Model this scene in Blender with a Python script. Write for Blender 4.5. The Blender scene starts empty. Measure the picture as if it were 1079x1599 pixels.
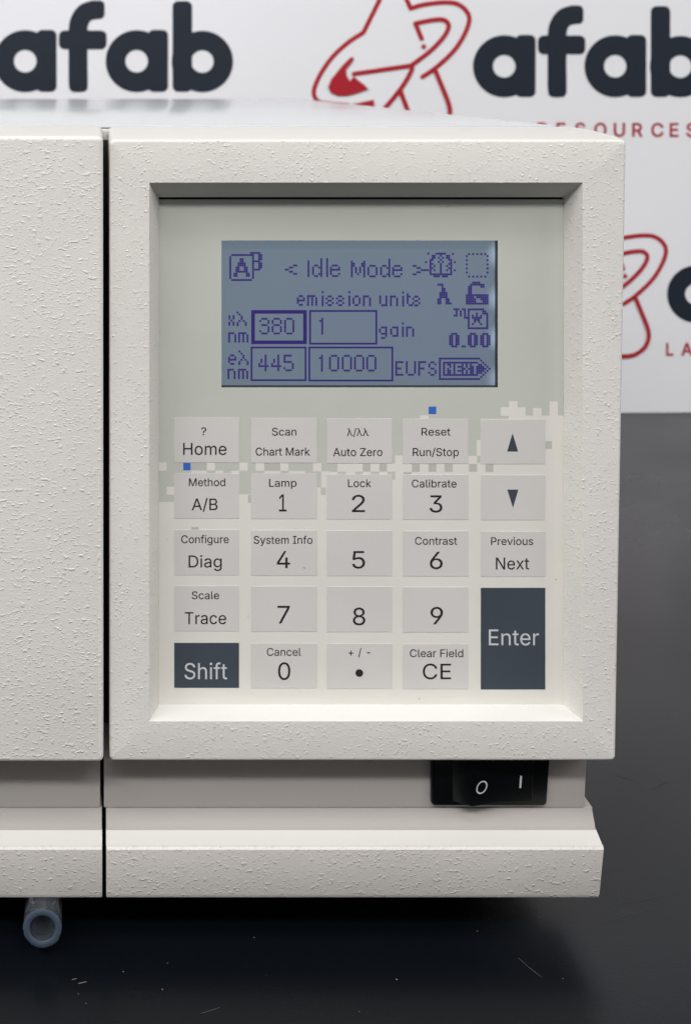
import bpy, bmesh, math, random
from mathutils import Vector, geometry

random.seed(7)
sc = bpy.context.scene
COL = sc.collection

# ------------------------------------------------------------------ camera, world, lamps, exposure
# The scene is built in centimetres (converted to metres by CM).  X right, Y away from the
# camera, Z up; table top at z = 0, front face of the instrument at y = 0.
CM = 0.01
EYE_X, EYE_Z, DIST = 0.0, 22.3, 36.0
FPX, VX, VY = 2196.0, 141.0, 120.0          # focal length and principal point read off the photograph

cam_d = bpy.data.cameras.new("camera")
cam = bpy.data.objects.new("camera", cam_d)
COL.objects.link(cam)
cam.location = (EYE_X * CM, -DIST * CM, EYE_Z * CM)
cam.rotation_euler = (math.radians(90), 0, 0)
cam_d.sensor_fit = 'VERTICAL'
cam_d.sensor_height = 24
cam_d.sensor_width = 36
cam_d.lens = FPX / 1599 * 24
cam_d.shift_x = (539.5 - VX) / 1599
cam_d.shift_y = -(799.5 - VY) / 1599
cam_d.clip_start = 0.01
cam_d.clip_end = 50
cam_d.dof.use_dof = True
cam_d.dof.focus_distance = DIST * CM + 0.002
cam_d.dof.aperture_fstop = 22
sc.camera = cam

world = bpy.data.worlds.new("World")
sc.world = world
world.use_nodes = True
bg = world.node_tree.nodes['Background']
bg.inputs['Color'].default_value = (0.97, 0.98, 1.0, 1)
bg.inputs['Strength'].default_value = 0.16


def strip_lamp(name, y, z, power, length=1.2, width=0.2, x=0.05, color=(1, 0.99, 0.98), aim=(0.05, 0.0, 0.12)):
    d = bpy.data.lights.new(name, 'AREA')
    d.shape = 'RECTANGLE'
    d.size, d.size_y = length, width
    d.energy = power
    d.color = color
    o = bpy.data.objects.new(name, d)
    COL.objects.link(o)
    o.location = (x, y, z)
    o.rotation_euler = (Vector(aim) - Vector(o.location)).to_track_quat('-Z', 'Y').to_euler()
    return o


# fluorescent ceiling fittings running left to right, plus two added side fill panels
strip_lamp("ceiling_or_fill_lamp", -0.80, 2.1, 14, length=1.8, width=0.2, x=-0.1)
strip_lamp("ceiling_or_fill_lamp", -1.95, 2.2, 60, length=3.2, width=0.2, x=-0.15)
strip_lamp("ceiling_or_fill_lamp", -1.0, 1.8, 34, length=1.2, width=1.2, x=-2.1)  # added fill panel, stands in for light bounced off the left wall
strip_lamp("ceiling_or_fill_lamp", -1.0, 1.8, 26, length=1.2, width=1.2, x=2.3)  # added fill panel, the same for bounce from the right
strip_lamp("ceiling_or_fill_lamp", 1.9, 2.2, 9, length=1.6, width=0.3, aim=(0.1, 0.2, 0))

sc.view_settings.view_transform = 'Standard'
sc.view_settings.look = 'None'
sc.view_settings.exposure = 0
sc.view_settings.gamma = 1
sc.view_settings.use_curve_mapping = False


# ------------------------------------------------------------------ helpers
def W(px, py, t):
    """centimetre point at depth t that the photograph shows at (px, py)"""
    d = (DIST + t) / FPX
    return (EYE_X + (px - VX) * d, t, EYE_Z - (py - VY) * d)


def srgb(r, g, b):
    f = lambda c: (c / 255 / 12.92) if c / 255 <= 0.04045 else ((c / 255 + 0.055) / 1.055) ** 2.4
    return (f(r), f(g), f(b), 1)


def mat(name, color, rough=0.5, spec=0.5, **kw):
    m = bpy.data.materials.new(name)
    m.use_nodes = True
    b = m.node_tree.nodes['Principled BSDF']
    b.inputs['Base Color'].default_value = color
    b.inputs['Roughness'].default_value = rough
    b.inputs['Specular IOR Level'].default_value = spec
    for k, v in kw.items():
        b.inputs[k.replace('_', ' ')].default_value = v
    return m


def nd(m, typ, **props):
    n = m.node_tree.nodes.new(typ)
    for k, v in props.items():
        setattr(n, k, v)
    return n


def lk(m, a, b):
    m.node_tree.links.new(a, b)


def mth(m, op, a, b=None, c=None):
    n = nd(m, 'ShaderNodeMath', operation=op)
    for i, v in enumerate((a, b, c)):
        if v is None:
            continue
        if hasattr(v, 'is_linked') or hasattr(v, 'links'):
            lk(m, v, n.inputs[i])
        else:
            n.inputs[i].default_value = v
    return n.outputs[0]


def noise(m, scale, detail=2, stretch=(1, 1, 1), off=(0, 0, 0), distortion=0.0, rough=0.5):
    tc = nd(m, 'ShaderNodeTexCoord')
    mp = nd(m, 'ShaderNodeMapping')
    mp.inputs['Scale'].default_value = stretch
    mp.inputs['Location'].default_value = off
    lk(m, tc.outputs['Object'], mp.inputs['Vector'])
    n = nd(m, 'ShaderNodeTexNoise')
    n.inputs['Scale'].default_value = scale
    n.inputs['Detail'].default_value = detail
    n.inputs['Roughness'].default_value = rough
    n.inputs['Distortion'].default_value = distortion
    lk(m, mp.outputs[0], n.inputs['Vector'])
    return n.outputs['Fac']


def mapr(m, v, a, b, c=0.0, d=1.0, smooth=True):
    n = nd(m, 'ShaderNodeMapRange')
    n.interpolation_type = 'SMOOTHSTEP' if smooth else 'LINEAR'
    lk(m, v, n.inputs['Value'])
    for k, x in zip(('From Min', 'From Max', 'To Min', 'To Max'), (a, b, c, d)):
        n.inputs[k].default_value = x
    return n.outputs[0]


def bump(m, height, dist, strength=1.0):
    b = m.node_tree.nodes['Principled BSDF']
    n = nd(m, 'ShaderNodeBump')
    n.inputs['Strength'].default_value = strength
    n.inputs['Distance'].default_value = dist
    lk(m, height, n.inputs['Height'])
    lk(m, n.outputs[0], b.inputs['Normal'])


def tint(m, fac, ca, cb):
    b = m.node_tree.nodes['Principled BSDF']
    n = nd(m, 'ShaderNodeMix', data_type='RGBA')
    n.inputs['A'].default_value = ca
    n.inputs['B'].default_value = cb
    lk(m, fac, n.inputs['Factor'])
    lk(m, n.outputs['Result'], b.inputs['Base Color'])


def textured_paint(name, color, seed, lo, hi, stretch, dist, scale=640, worm=0.5, patch=0.25):
    """off-white structured enamel: flat ground with raised crumbs and short crooked ridges"""
    m = mat(name, color, 0.42, 0.4)
    tc = nd(m, 'ShaderNodeTexCoord')
    mp = nd(m, 'ShaderNodeMapping')
    mp.inputs['Scale'].default_value = stretch
    mp.inputs['Location'].default_value = (seed, seed, seed)
    lk(m, tc.outputs['Object'], mp.inputs['Vector'])
    wob = nd(m, 'ShaderNodeTexNoise')
    wob.inputs['Scale'].default_value = scale * 1.1
    wob.inputs['Detail'].default_value = 2
    lk(m, mp.outputs[0], wob.inputs['Vector'])
    off = nd(m, 'ShaderNodeVectorMath', operation='MULTIPLY_ADD')
    lk(m, wob.outputs['Color'], off.inputs[0])
    off.inputs[1].default_value = (1.15 / scale,) * 3
    lk(m, mp.outputs[0], off.inputs[2])
    h = None
    for sc_, keep, amp in ((scale, lo, 1.0), (scale * 1.9, lo - 0.12, 0.5)):
        vo = nd(m, 'ShaderNodeTexVoronoi')
        vo.inputs['Scale'].default_value = sc_
        lk(m, off.outputs[0], vo.inputs['Vector'])
        bw = nd(m, 'ShaderNodeSeparateColor')
        lk(m, vo.outputs['Color'], bw.inputs[0])
        present = mapr(m, bw.outputs[0], keep, hi, 0, amp)
        c = mth(m, 'MULTIPLY', mapr(m, vo.outputs['Distance'], 0.05, 0.52, 1, 0), present)
        h = c if h is None else mth(m, 'MAXIMUM', h, c)
    area = mapr(m, noise(m, 95, 2, (1, 1, 1), (seed * 3, 1, seed)), 0.36, 0.6, patch, 1.0)
    h = mth(m, 'MULTIPLY', h, area)
    w1 = mapr(m, noise(m, scale * 0.75, 2, stretch, (seed * 5, 0, 2), 0.2), 0.56, 0.80, 0, worm)
    h = mth(m, 'ADD', h, w1)
    fine = noise(m, 2300, 2, (1, 1, 1), (seed, 0, 0))
    h = mth(m, 'MULTIPLY_ADD', fine, 0.12, h)
    soft = noise(m, 260, 1, stretch, (0, seed, 0))
    h = mth(m, 'MULTIPLY_ADD', soft, 0.35, h)
    bump(m, h, dist)
    t = noise(m, 18, 3, (1, 1, 1), (seed, 4, 2))
    c2 = tuple(c * 0.94 for c in color[:3]) + (1,)
    tint(m, mapr(m, t, 0.3, 0.7), color, c2)
    return m


M = {}
OFF = srgb(221, 218, 213)
M['paint_right'] = textured_paint('structured_enamel_fine', OFF, 1.7, 0.55, 1.0, (1, 1, 1.15), 0.00014, 1080, 0.7)
M['paint_left'] = textured_paint('structured_enamel_coarse', srgb(226, 223, 218), 4.1, 0.35, 0.95, (0.8, 1, 1.3), 0.00011, 1120, 1.2, 0.5)
M['paint_skirt'] = textured_paint('structured_enamel_skirt', srgb(207, 202, 197), 8.3, 0.50, 1.0, (0.9, 1, 1.2), 0.00012, 1040, 1.0, 0.35)
M['wall'] = mat('smooth_grey_enamel', srgb(204, 199, 194), 0.5, 0.4)
bump(M['wall'], noise(M['wall'], 900, 3), 0.00002)
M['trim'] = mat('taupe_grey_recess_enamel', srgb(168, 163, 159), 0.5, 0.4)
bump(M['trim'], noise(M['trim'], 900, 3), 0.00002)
M['top'] = mat('smooth_enamel_top', srgb(206, 204, 200), 0.45, 0.35)
bump(M['top'], noise(M['top'], 800, 3), 0.00002)
M['lid'] = mat('satin_lid_enamel', srgb(196, 198, 201), 0.2, 0.5)
bump(M['lid'], noise(M['lid'], 1100, 2), 0.000004)
M['black_gap'] = mat('black_backing', (0.004, 0.004, 0.004, 1), 0.8, 0.2)
M['foot'] = mat('black_rubber', (0.01, 0.01, 0.01, 1), 0.8, 0.3)


def film(name, c, k=0.97):
    m = mat(name, c, 0.46, 0.35)
    bump(m, noise(m, 2200, 2), 0.000006)
    tint(m, mapr(m, noise(m, 55, 4), 0.35, 0.65), c, tuple(x * k for x in c[:3]) + (1,))
    return m


M['cream'] = film('cream_membrane_film', srgb(221, 218, 211))
M['sage'] = film('grey_green_membrane_print', srgb(192, 194, 185))
M['blue'] = film('blue_square_print', srgb(58, 104, 190))
M['grey_sq'] = film('grey_square_print', srgb(186, 186, 180))
M['key'] = film('pale_grey_key_film', srgb(207, 204, 201))
M['dark_key'] = film('slate_key_film', srgb(66, 73, 82), 0.9)
M['ink'] = mat('black_legend_ink', srgb(40, 39, 40), 0.5, 0.3)
M['pale_ink'] = mat('pale_legend_ink', srgb(196, 198, 200), 0.5, 0.3)
M['switch'] = mat('glossy_black_switch_plastic', (0.002, 0.0025, 0.003, 1), 0.3, 0.2)
bump(M['switch'], noise(M['switch'], 900, 3), 0.00001)

M['lcd_dot'] = mat('lcd_dot_violet', srgb(96, 80, 166), 0.5, 0.2)
M['lcd_dot'].node_tree.nodes['Principled BSDF'].inputs['Emission Color'].default_value = srgb(92, 66, 190)
M['lcd_dot'].node_tree.nodes['Principled BSDF'].inputs['Emission Strength'].default_value = 0.17

# lcd ground: grey-blue, weakly backlit from small lamps behind its right edge
m = M['lcd'] = mat('lcd_ground_grey_blue', srgb(116, 128, 138), 0.5, 0.25)
tint(m, mapr(m, noise(m, 14, 2, (1, 1, 1), (3, 0, 1)), 0.35, 0.65), srgb(146, 160, 165), srgb(139, 143, 168))


# ------------------------------------------------------------------ mesh helpers
def finish(name, me, mats, parent, smooth=None):
    for mm in (mats if isinstance(mats, (list, tuple)) else [mats]):
        me.materials.append(mm)
    if smooth is not None:
        for p in me.polygons:
            p.use_smooth = True
        me.set_sharp_from_angle(angle=math.radians(smooth))
    o = bpy.data.objects.new(name, me)
    COL.objects.link(o)
    if parent:
        o.parent = parent
    return o


def mesh(name, verts, faces, mats, parent=None, smooth=None, idx=None, fix=False):
    me = bpy.data.meshes.new(name)
    me.from_pydata([(x * CM, y * CM, z * CM) for x, y, z in verts], [], faces)
    if idx:
        for p, i in zip(me.polygons, idx):
            p.material_index = i
    if fix:
        bm = bmesh.new()
        bm.from_mesh(me)
        bmesh.ops.recalc_face_normals(bm, faces=bm.faces)
        bm.to_mesh(me)
        bm.free()
    me.update()
    return finish(name, me, mats, parent, smooth)


def bevelled(name, verts, faces, mats, parent, r=0.05, seg=3, ang=30, smooth=35, keep=None):
    bm = bmesh.new()
    vs = [bm.verts.new((x * CM, y * CM, z * CM)) for x, y, z in verts]
    for f in faces:
        bm.faces.new([vs[i] for i in f])
    bmesh.ops.recalc_face_normals(bm, faces=bm.faces)
    es = [e for e in bm.edges if len(e.link_faces) == 2 and e.calc_face_angle(0) > math.radians(ang)
          and (keep is None or keep(e))]
    if r > 0:
        bmesh.ops.bevel(bm, geom=es, offset=r * CM, segments=seg, affect='EDGES', profile=0.5, clamp_overlap=True)
    me = bpy.data.meshes.new(name)
    bm.to_mesh(me)
    bm.free()
    return finish(name, me, mats, parent, smooth)


BOXF = [(0, 1, 3, 2), (4, 6, 7, 5), (0, 4, 5, 1), (2, 3, 7, 6), (0, 2, 6, 4), (1, 5, 7, 3)]


def box(name, a, b, mats, parent, r=0.03, seg=2):
    vs = [(x, y, z) for x in (a[0], b[0]) for y in (a[1], b[1]) for z in (a[2], b[2])]
    return bevelled(name, vs, BOXF, mats, parent, r, seg)


def extrude_x(name, prof, x0, x1, mats, parent, r=0.04, seg=3, smooth=40, dx=None):
    """prof: (y, z) outline, extruded from x0 to x1; dx(y, z) shifts the right end"""
    n = len(prof)
    vs = [(x0, y, z) for y, z in prof] + [(x1 + (dx(y, z) if dx else 0), y, z) for y, z in prof]
    fs = [tuple(range(n)), tuple(range(2 * n - 1, n - 1, -1))]
    fs += [(i, i + n, (i + 1) % n + n, (i + 1) % n) for i in range(n)]
    return bevelled(name, vs, fs, mats, parent, r, seg, 25, smooth)


def empty(name, loc, label, cat, group=None):
    o = bpy.data.objects.new(name, None)
    o.empty_display_size = 0.05
    o.location = (0, 0, 0)
    COL.objects.link(o)
    o['label'] = label
    o['category'] = cat
    if group:
        o['group'] = group
    return o


def cyl(name, c, r, h, mats, parent, n=24, axis='z', ri=0.0):
    vs, fs = [], []
    for k in range(2):
        for i in range(n):
            a = 2 * math.pi * i / n
            p = (r * math.cos(a), r * math.sin(a))
            vs.append((c[0] + p[0], c[1] + p[1], c[2] + k * h) if axis == 'z' else (c[0] + p[0], c[1] + k * h, c[2] + p[1]))
    fs = [tuple(range(n - 1, -1, -1)), tuple(range(n, 2 * n))] + [(i, (i + 1) % n, (i + 1) % n + n, i + n) for i in range(n)]
    return mesh(name, vs, fs, mats, parent, 40, fix=True)


# ------------------------------------------------------------------ lettering (glyph outlines: x y of left handle, point, right handle)
GLYPHS = {
    '+': (453, '217 34 198 34 198 144,198 254 198 364 217 364,236 364 255 364 255 254,255 144 255 34 236 34;171 172 61 172 61 190,61 208 61 226 171 226,281 226 391 226 391 208,391 190 391 172 281 172'),
    '-': (453, '263 244 337 244 337 226,337 207 337 188 263 188,188 188 114 188 114 207,114 226 114 244 188 244'),
    '/': (249, '216 533 235 533 180 330,126 127 71 -76 52 -76,33 -76 14 -76 69 127,124 330 178 533 197 533'),
    '0': (453, '264 -7 227 -7 189 -7,157 3 130 24 103 45,83 74 69 113 55 152,48 199 48 254 48 309,55 356 69 395 83 434,104 464 130 484 157 505,189 516 227 516 264 516,296 505 323 484 350 464,370 434 384 395 398 356,405 309 405 254 405 199,398 152 384 113 370 74,350 45 323 24 297 3;202 50 227 50 252 50,273 58 290 74 308 90,321 113 330 144 339 174,344 211 344 254 344 297,339 334 330 365 321 395,308 419 290 435 273 451,252 460 227 460 202 460,180 451 163 435 146 419,132 395 123 365 114 334,109 297 109 254 109 211,114 174 123 144 132 113,146 90 163 74 180 58'),
    '1': (453, '181 0 76 0 76 18,76 36 76 55 181 55,286 55 391 55 391 36,391 18 391 0 286 0;250 509 276 509 276 339,276 170 276 0 255 0,234 0 212 0 212 149,212 299 212 448 211 448,210 448 209 448 168 418,127 388 86 358 86 381,86 404 86 427 123 454,161 481 198 509 224 509'),
    '2': (453, '172 0 64 0 64 16,64 32 64 47 121 108,177 168 234 229 254 249,270 267 282 282 295 298,304 313 311 327 317 341,320 356 320 371 320 390,316 405 308 419 299 432,288 442 273 449 259 456,242 460 224 460 204 460,187 456 172 447 158 439,147 428 139 413 131 399,127 382 127 362 107 362,86 362 66 362 66 392,72 419 86 442 100 465,119 483 143 496 167 509,194 516 225 516 255 516,282 509 306 497 329 484,348 467 361 445 374 424,381 399 381 372 381 354,378 335 371 318 364 300,353 280 336 259 319 237,296 211 267 180 229 140,191 100 153 60 153 59,153 58 153 57 231 57,310 57 389 57 389 38,389 19 389 0 281 0'),
    '3': (453, '252 -7 218 -7 187 -7,158 -1 133 10 107 21,86 37 70 57 54 78,46 103 44 132 66 132,87 132 109 132 111 114,117 99 126 87 136 75,149 65 165 59 181 53,199 50 219 50 239 50,258 53 275 61 292 68,305 79 315 93 324 107,329 124 329 145 329 163,325 181 316 196 307 212,293 224 275 234 256 243,231 248 201 248 186 248,172 248 157 248 157 265,157 282 157 299 200 349,244 399 288 448 288 450,288 451 288 452 215 452,142 452 70 452 70 471,70 490 70 509 171 509,272 509 372 509 372 493,372 477 372 461 319 400,265 339 211 278 211 282,211 285 211 289 249 293,281 288 308 276 335 263,356 246 371 222 386 199,393 173 393 145 393 115,385 89 370 66 355 43,335 25 309 12 282 0'),
    '4': (453, '164 105 40 105 40 123,40 141 40 158 109 275,178 392 247 509 268 509,289 509 311 509 243 394,176 280 109 166 109 165,109 164 109 163 210 163,312 163 413 163 413 144,413 125 413 105 289 105;302 0 282 0 282 40,282 81 282 121 282 130,282 138 282 146 282 203,282 260 282 318 302 318,322 318 343 318 343 212,343 106 343 0 322 0'),
    '5': (453, '254 -7 221 -7 191 -7,164 -1 140 11 116 23,97 39 83 60 69 81,61 104 60 130 81 130,101 130 122 130 124 115,129 101 138 89 147 77,159 67 173 60 188 53,204 50 221 50 242 50,260 55 276 64 292 74,305 87 314 104 323 121,328 141 328 162 328 184,323 204 314 221 304 238,291 252 275 262 258 272,239 277 218 277 201 277,184 274 167 268 151 263,138 255 128 246 108 248,88 250 67 253 77 338,86 423 96 509 186 509,276 509 366 509 366 490,366 471 366 452 294 452,222 452 151 452 145 402,139 352 134 301 135 301,135 301 136 301 147 311,161 319 178 325 194 331,211 334 229 334 253 334,274 329 294 321 313 313,331 301 345 285 359 270,371 252 379 231 387 210,391 188 391 163 391 130,384 101 369 76 354 50,334 30 309 15 283 1'),
    '6': (453, '258 -7 226 -7 195 -7,167 0 142 15 118 29,98 49 84 74 71 100,64 129 64 162 64 186,69 212 80 239 91 266,110 300 137 340 176 396,214 453 252 509 276 509,299 509 322 509 265 426,208 344 151 261 149 261,147 261 145 261 150 271,157 280 165 288 174 296,184 302 196 307 207 312,221 314 235 314 266 314,293 308 316 295 339 282,357 263 370 240 382 216,389 189 389 157 389 125,382 97 368 73 354 48,334 28 310 14 286 0;207 48 226 48 246 48,264 53 279 63 294 72,306 85 314 101 323 118,327 136 327 157 327 178,323 197 314 213 306 230,294 242 279 251 264 261,246 265 226 265 207 265,189 261 174 252 159 243,147 230 138 214 129 198,125 179 125 158 125 137,129 118 138 102 147 85,159 72 174 63 189 53'),
    '7': (453, '120 0 97 0 172 149,248 299 323 448 323 450,323 451 323 452 236 452,149 452 62 452 62 471,62 490 62 509 172 509,281 509 391 509 391 489,391 469 391 449 315 299,240 150 165 0 142 0'),
    '8': (453, '260 -7 226 -7 192 -7,162 -1 136 11 109 24,89 40 74 62 59 83,52 108 52 135 52 157,56 177 65 195 74 213,86 229 101 241 116 253,133 261 153 265 153 265,153 266 153 267 128 273,108 287 93 308 78 329,70 353 70 380 70 406,77 429 90 450 104 470,122 486 146 498 169 510,196 516 226 516 256 516,283 510 306 498 329 486,348 470 361 450 375 429,382 406 382 380 382 353,374 329 359 308 344 287,325 273 300 267 300 266,300 265 300 265 319 261,336 253 351 241 366 229,378 213 387 195 396 177,401 157 401 135 401 108,393 83 378 62 364 40,343 24 317 11 291 -1;204 49 226 49 249 49,268 53 285 60 301 68,314 78 323 91 332 105,337 121 337 139 337 158,332 174 322 189 313 203,300 214 283 223 266 231,247 235 226 235 205 235,186 231 169 223 152 214,139 203 130 189 120 174,115 158 115 139 115 121,120 105 129 91 138 78,151 68 167 60 184 53;208 290 226 290 244 290,260 293 274 300 288 307,299 318 307 330 315 343,319 358 319 376 319 393,315 407 308 420 300 433,289 443 275 449 261 456,245 460 226 460 208 460,191 456 177 449 163 443,152 433 145 420 137 407,133 393 133 376 133 358,137 343 145 330 152 318,163 307 178 300 192 293'),
    '9': (453, '195 516 226 516 258 516,286 508 310 494 335 480,354 460 368 434 382 409,389 380 389 347 389 323,383 297 373 270 362 243,343 209 315 168 277 112,239 56 200 0 177 0,154 0 130 0 187 83,244 165 301 248 303 248,305 248 307 248 303 238,296 229 287 221 279 213,269 207 257 202 245 197,232 195 218 195 187 195,160 201 137 214 114 227,96 245 83 269 70 292,64 320 64 352 64 384,71 412 85 436 99 461,118 480 143 494 167 508;246 460 226 460 207 460,189 456 174 446 159 437,147 424 138 407 130 391,125 372 125 352 125 330,130 312 138 295 147 279,159 266 174 257 189 248,207 243 226 243 246 243,263 248 279 257 294 266,306 279 314 295 323 311,327 330 327 350 327 372,323 391 314 407 306 424,294 437 279 446 264 456'),
    '?': (359, '153 152 132 152 132 154,132 157 132 159 132 190,135 213 141 230 147 246,156 259 168 269 179 279,193 288 209 298 224 308,237 320 247 334 257 348,262 365 262 384 262 400,258 413 250 425 243 437,233 446 220 452 208 458,193 462 178 462 163 462,150 459 137 453 124 447,114 438 106 425 98 413,93 397 92 378 70 378,49 378 27 378 28 407,35 432 49 452 63 473,80 489 103 499 125 510,150 516 178 516 207 516,233 510 255 498 277 487,294 471 306 451 318 431,324 408 324 382 324 354,318 331 306 311 294 292,277 275 254 261 240 252,228 243 219 235 210 227,204 217 200 205 196 194,194 178 194 158 194 156,194 154 194 152 173 152;176 -4 164 -4 151 -4,140 0 131 9 123 18,118 28 118 41 118 53,123 64 131 73 140 82,151 86 164 86 176 86,187 82 196 73 205 64,209 53 209 41 209 28,205 18 196 9 187 0'),
    'A': (480, '39 0 16 0 78 170,140 339 201 509 226 509,251 509 276 509 338 339,401 170 463 0 440 0,418 0 395 0 359 101,323 202 287 302 281 321,273 344 264 372 255 400,245 435 232 478 236 478,241 478 245 478 233 435,222 399 213 371 204 343,196 320 191 302 155 202,120 101 85 0 62 0;197 142 110 142 110 161,110 180 110 199 197 199,283 199 370 199 370 180,370 161 370 142 283 142'),
    'B': (456, '122 0 60 0 60 170,60 339 60 509 120 509,181 509 241 509 276 509,306 503 329 491 352 479,369 462 381 442 392 422,398 399 398 374 398 352,394 334 387 320 379 306,369 294 356 286 344 277,330 271 315 267 315 265,315 264 315 262 331 261,347 255 363 245 379 235,392 221 402 203 413 185,418 163 418 136 418 111,412 87 400 67 388 46,370 30 344 18 319 6,287 0 247 0 184 0;125 115 125 57 165 57,205 57 245 57 284 57,313 65 330 80 347 95,355 114 355 137 355 154,351 170 342 184 334 198,321 209 306 218 290 227,271 231 248 231 207 231,166 231 125 231 125 173;125 341 125 285 162 285,200 285 238 285 257 285,273 289 288 296 303 303,315 313 323 326 332 339,336 355 336 372 336 395,328 414 313 429 297 444,273 452 240 452 202 452,163 452 125 452 125 396'),
    'C': (510, '293 -7 267 -7 223 -7,184 4 150 25 116 46,89 76 70 115 50 154,40 201 40 254 40 308,50 354 70 393 89 432,116 462 150 484 184 505,223 516 267 516 293 516,317 512 340 504 363 497,384 486 402 471 420 457,436 439 448 418 460 398,468 374 473 348 451 348,430 348 408 348 404 366,398 381 389 395 381 408,370 419 357 428 345 438,331 444 315 449 300 454,284 456 267 456 236 456,208 448 184 432 159 417,139 394 125 364 111 334,103 297 103 254 103 211,111 175 125 145 140 115,159 92 184 76 209 61,236 53 267 53 284 53,300 55 315 60 331 65,345 71 357 81 370 90,381 101 389 114 398 128,404 143 408 160 430 160,451 160 473 160 469 135,460 111 448 91 436 70,421 52 402 38 384 23,363 12 341 5 318 -3'),
    'D': (502, '271 0 219 0 178 0,137 0 96 0 96 19,96 38 96 57 136 57,175 57 215 57 256 57,291 65 318 81 345 97,366 119 379 149 392 179,399 214 399 255 399 296,392 331 379 361 366 390,346 412 320 428 293 444,260 452 221 452 178 452,136 452 93 452 93 471,93 490 93 509 137 509,181 509 225 509 275 509,317 499 353 478 388 458,415 429 433 391 452 353,462 308 462 255 462 202,452 157 433 119 414 81,387 51 351 31 314 10;103 509 125 509 125 339,125 170 125 0 103 0,82 0 60 0 60 170,60 339 60 509 82 509'),
    'E': (419, '165 0 60 0 60 170,60 339 60 509 164 509,268 509 372 509 372 490,372 471 372 452 290 452,207 452 125 452 125 396,125 341 125 286 202 286,278 286 355 286 355 267,355 248 355 229 278 229,202 229 125 229 125 172,125 114 125 57 208 57,292 57 375 57 375 38,375 19 375 0 270 0'),
    'F': (410, '82 0 60 0 60 170,60 339 60 509 163 509,266 509 369 509 369 490,369 471 369 452 288 452,206 452 125 452 125 394,125 336 125 278 198 278,272 278 346 278 346 259,346 240 346 221 272 221,198 221 125 221 125 147,125 74 125 0 103 0'),
    'H': (517, '82 0 60 0 60 170,60 339 60 509 82 509,103 509 125 509 125 435,125 362 125 289 214 289,303 289 392 289 392 362,392 435 392 509 414 509,435 509 457 509 457 339,457 170 457 0 435 0,414 0 392 0 392 77,392 155 392 232 303 232,214 232 125 232 125 155,125 77 125 0 103 0'),
    'I': (301, '111 0 31 0 31 19,31 38 31 57 60 57,89 57 118 57 118 189,118 320 118 452 89 452,60 452 31 452 31 471,31 490 31 509 111 509,190 509 269 509 269 490,269 471 269 452 240 452,212 452 183 452 183 320,183 189 183 57 212 57,240 57 269 57 269 38,269 19 269 0 190 0'),
    'L': (393, '160 0 60 0 60 170,60 339 60 509 82 509,103 509 125 509 125 358,125 208 125 57 203 57,282 57 361 57 361 38,361 19 361 0 261 0'),
    'M': (628, '81 0 60 0 60 170,60 339 60 509 91 509,121 509 152 509 193 402,235 294 277 187 280 180,284 170 287 159 291 148,295 136 299 123 303 110,307 97 311 84 315 71,319 59 322 49 317 49,312 49 307 49 310 59,314 70 318 83 322 95,326 108 330 121 334 134,338 147 342 158 346 170,349 179 352 187 394 294,435 402 476 509 507 509,537 509 568 509 568 339,568 170 568 0 547 0,525 0 504 0 504 97,504 194 504 291 504 302,504 314 504 327 505 340,505 354 505 369 505 383,506 398 506 413 506 428,507 443 507 457 509 457,511 457 513 457 508 441,503 426 498 409 492 393,487 378 482 363 477 348,472 334 467 322 463 309,459 299 456 291 418 194,380 97 342 0 323 0,305 0 286 0 248 97,209 194 170 291 167 299,163 309 159 321 155 333,150 346 145 361 140 376,135 391 129 408 124 424,118 441 112 457 114 457,117 457 119 457 119 444,120 431 120 416 120 401,121 387 121 372 121 357,121 342 122 328 122 315,122 302 122 291 122 194,122 97 122 0 101 0'),
    'N': (523, '82 0 60 0 60 170,60 339 60 509 85 509,111 509 136 509 205 400,274 291 343 183 349 174,355 164 363 151 370 138,379 123 388 107 396 90,405 73 414 55 411 55,408 54 405 54 403 72,401 90 401 108 400 126,399 142 399 157 399 172,399 185 399 195 399 300,399 404 399 509 420 509,442 509 463 509 463 339,463 170 463 0 438 0,412 0 387 0 325 97,264 193 202 290 194 303,186 316 177 331 169 345,159 362 148 381 137 400,123 424 108 452 111 453,115 453 119 454 120 428,121 405 122 384 123 362,124 344 124 328 125 312,125 300 125 291 125 194,125 97 125 0 103 0'),
    'O': (533, '311 -7 267 -7 223 -7,184 4 150 25 116 46,90 76 70 115 50 154,40 201 40 254 40 308,50 354 70 393 90 432,116 462 150 484 184 505,223 516 267 516 311 516,350 505 384 484 418 462,444 432 464 393 483 354,493 308 493 254 493 201,483 154 464 115 444 76,418 46 384 25 350 4;236 53 267 53 297 53,325 61 349 76 374 91,394 114 408 144 423 174,430 211 430 254 430 298,423 335 408 365 394 395,374 417 349 433 325 448,297 456 267 456 236 456,209 448 184 433 159 417,140 394 125 364 111 334,103 297 103 254 103 211,111 174 125 144 140 114,159 92 184 76 209 61'),
    'P': (445, '82 0 60 0 60 170,60 339 60 509 118 509,177 509 235 509 274 509,307 502 332 487 358 473,377 454 390 430 402 405,409 378 409 348 409 317,402 290 390 265 377 241,358 222 332 207 307 193,274 186 235 186 193 186,151 186 109 186 109 205,109 224 109 242 150 242,191 242 233 242 259 242,281 247 297 256 313 265,325 278 333 294 341 310,344 328 344 348 344 368,341 386 333 402 325 417,313 430 297 439 280 448,259 452 232 452 196 452,160 452 125 452 125 301,125 151 125 0 103 0'),
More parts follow.
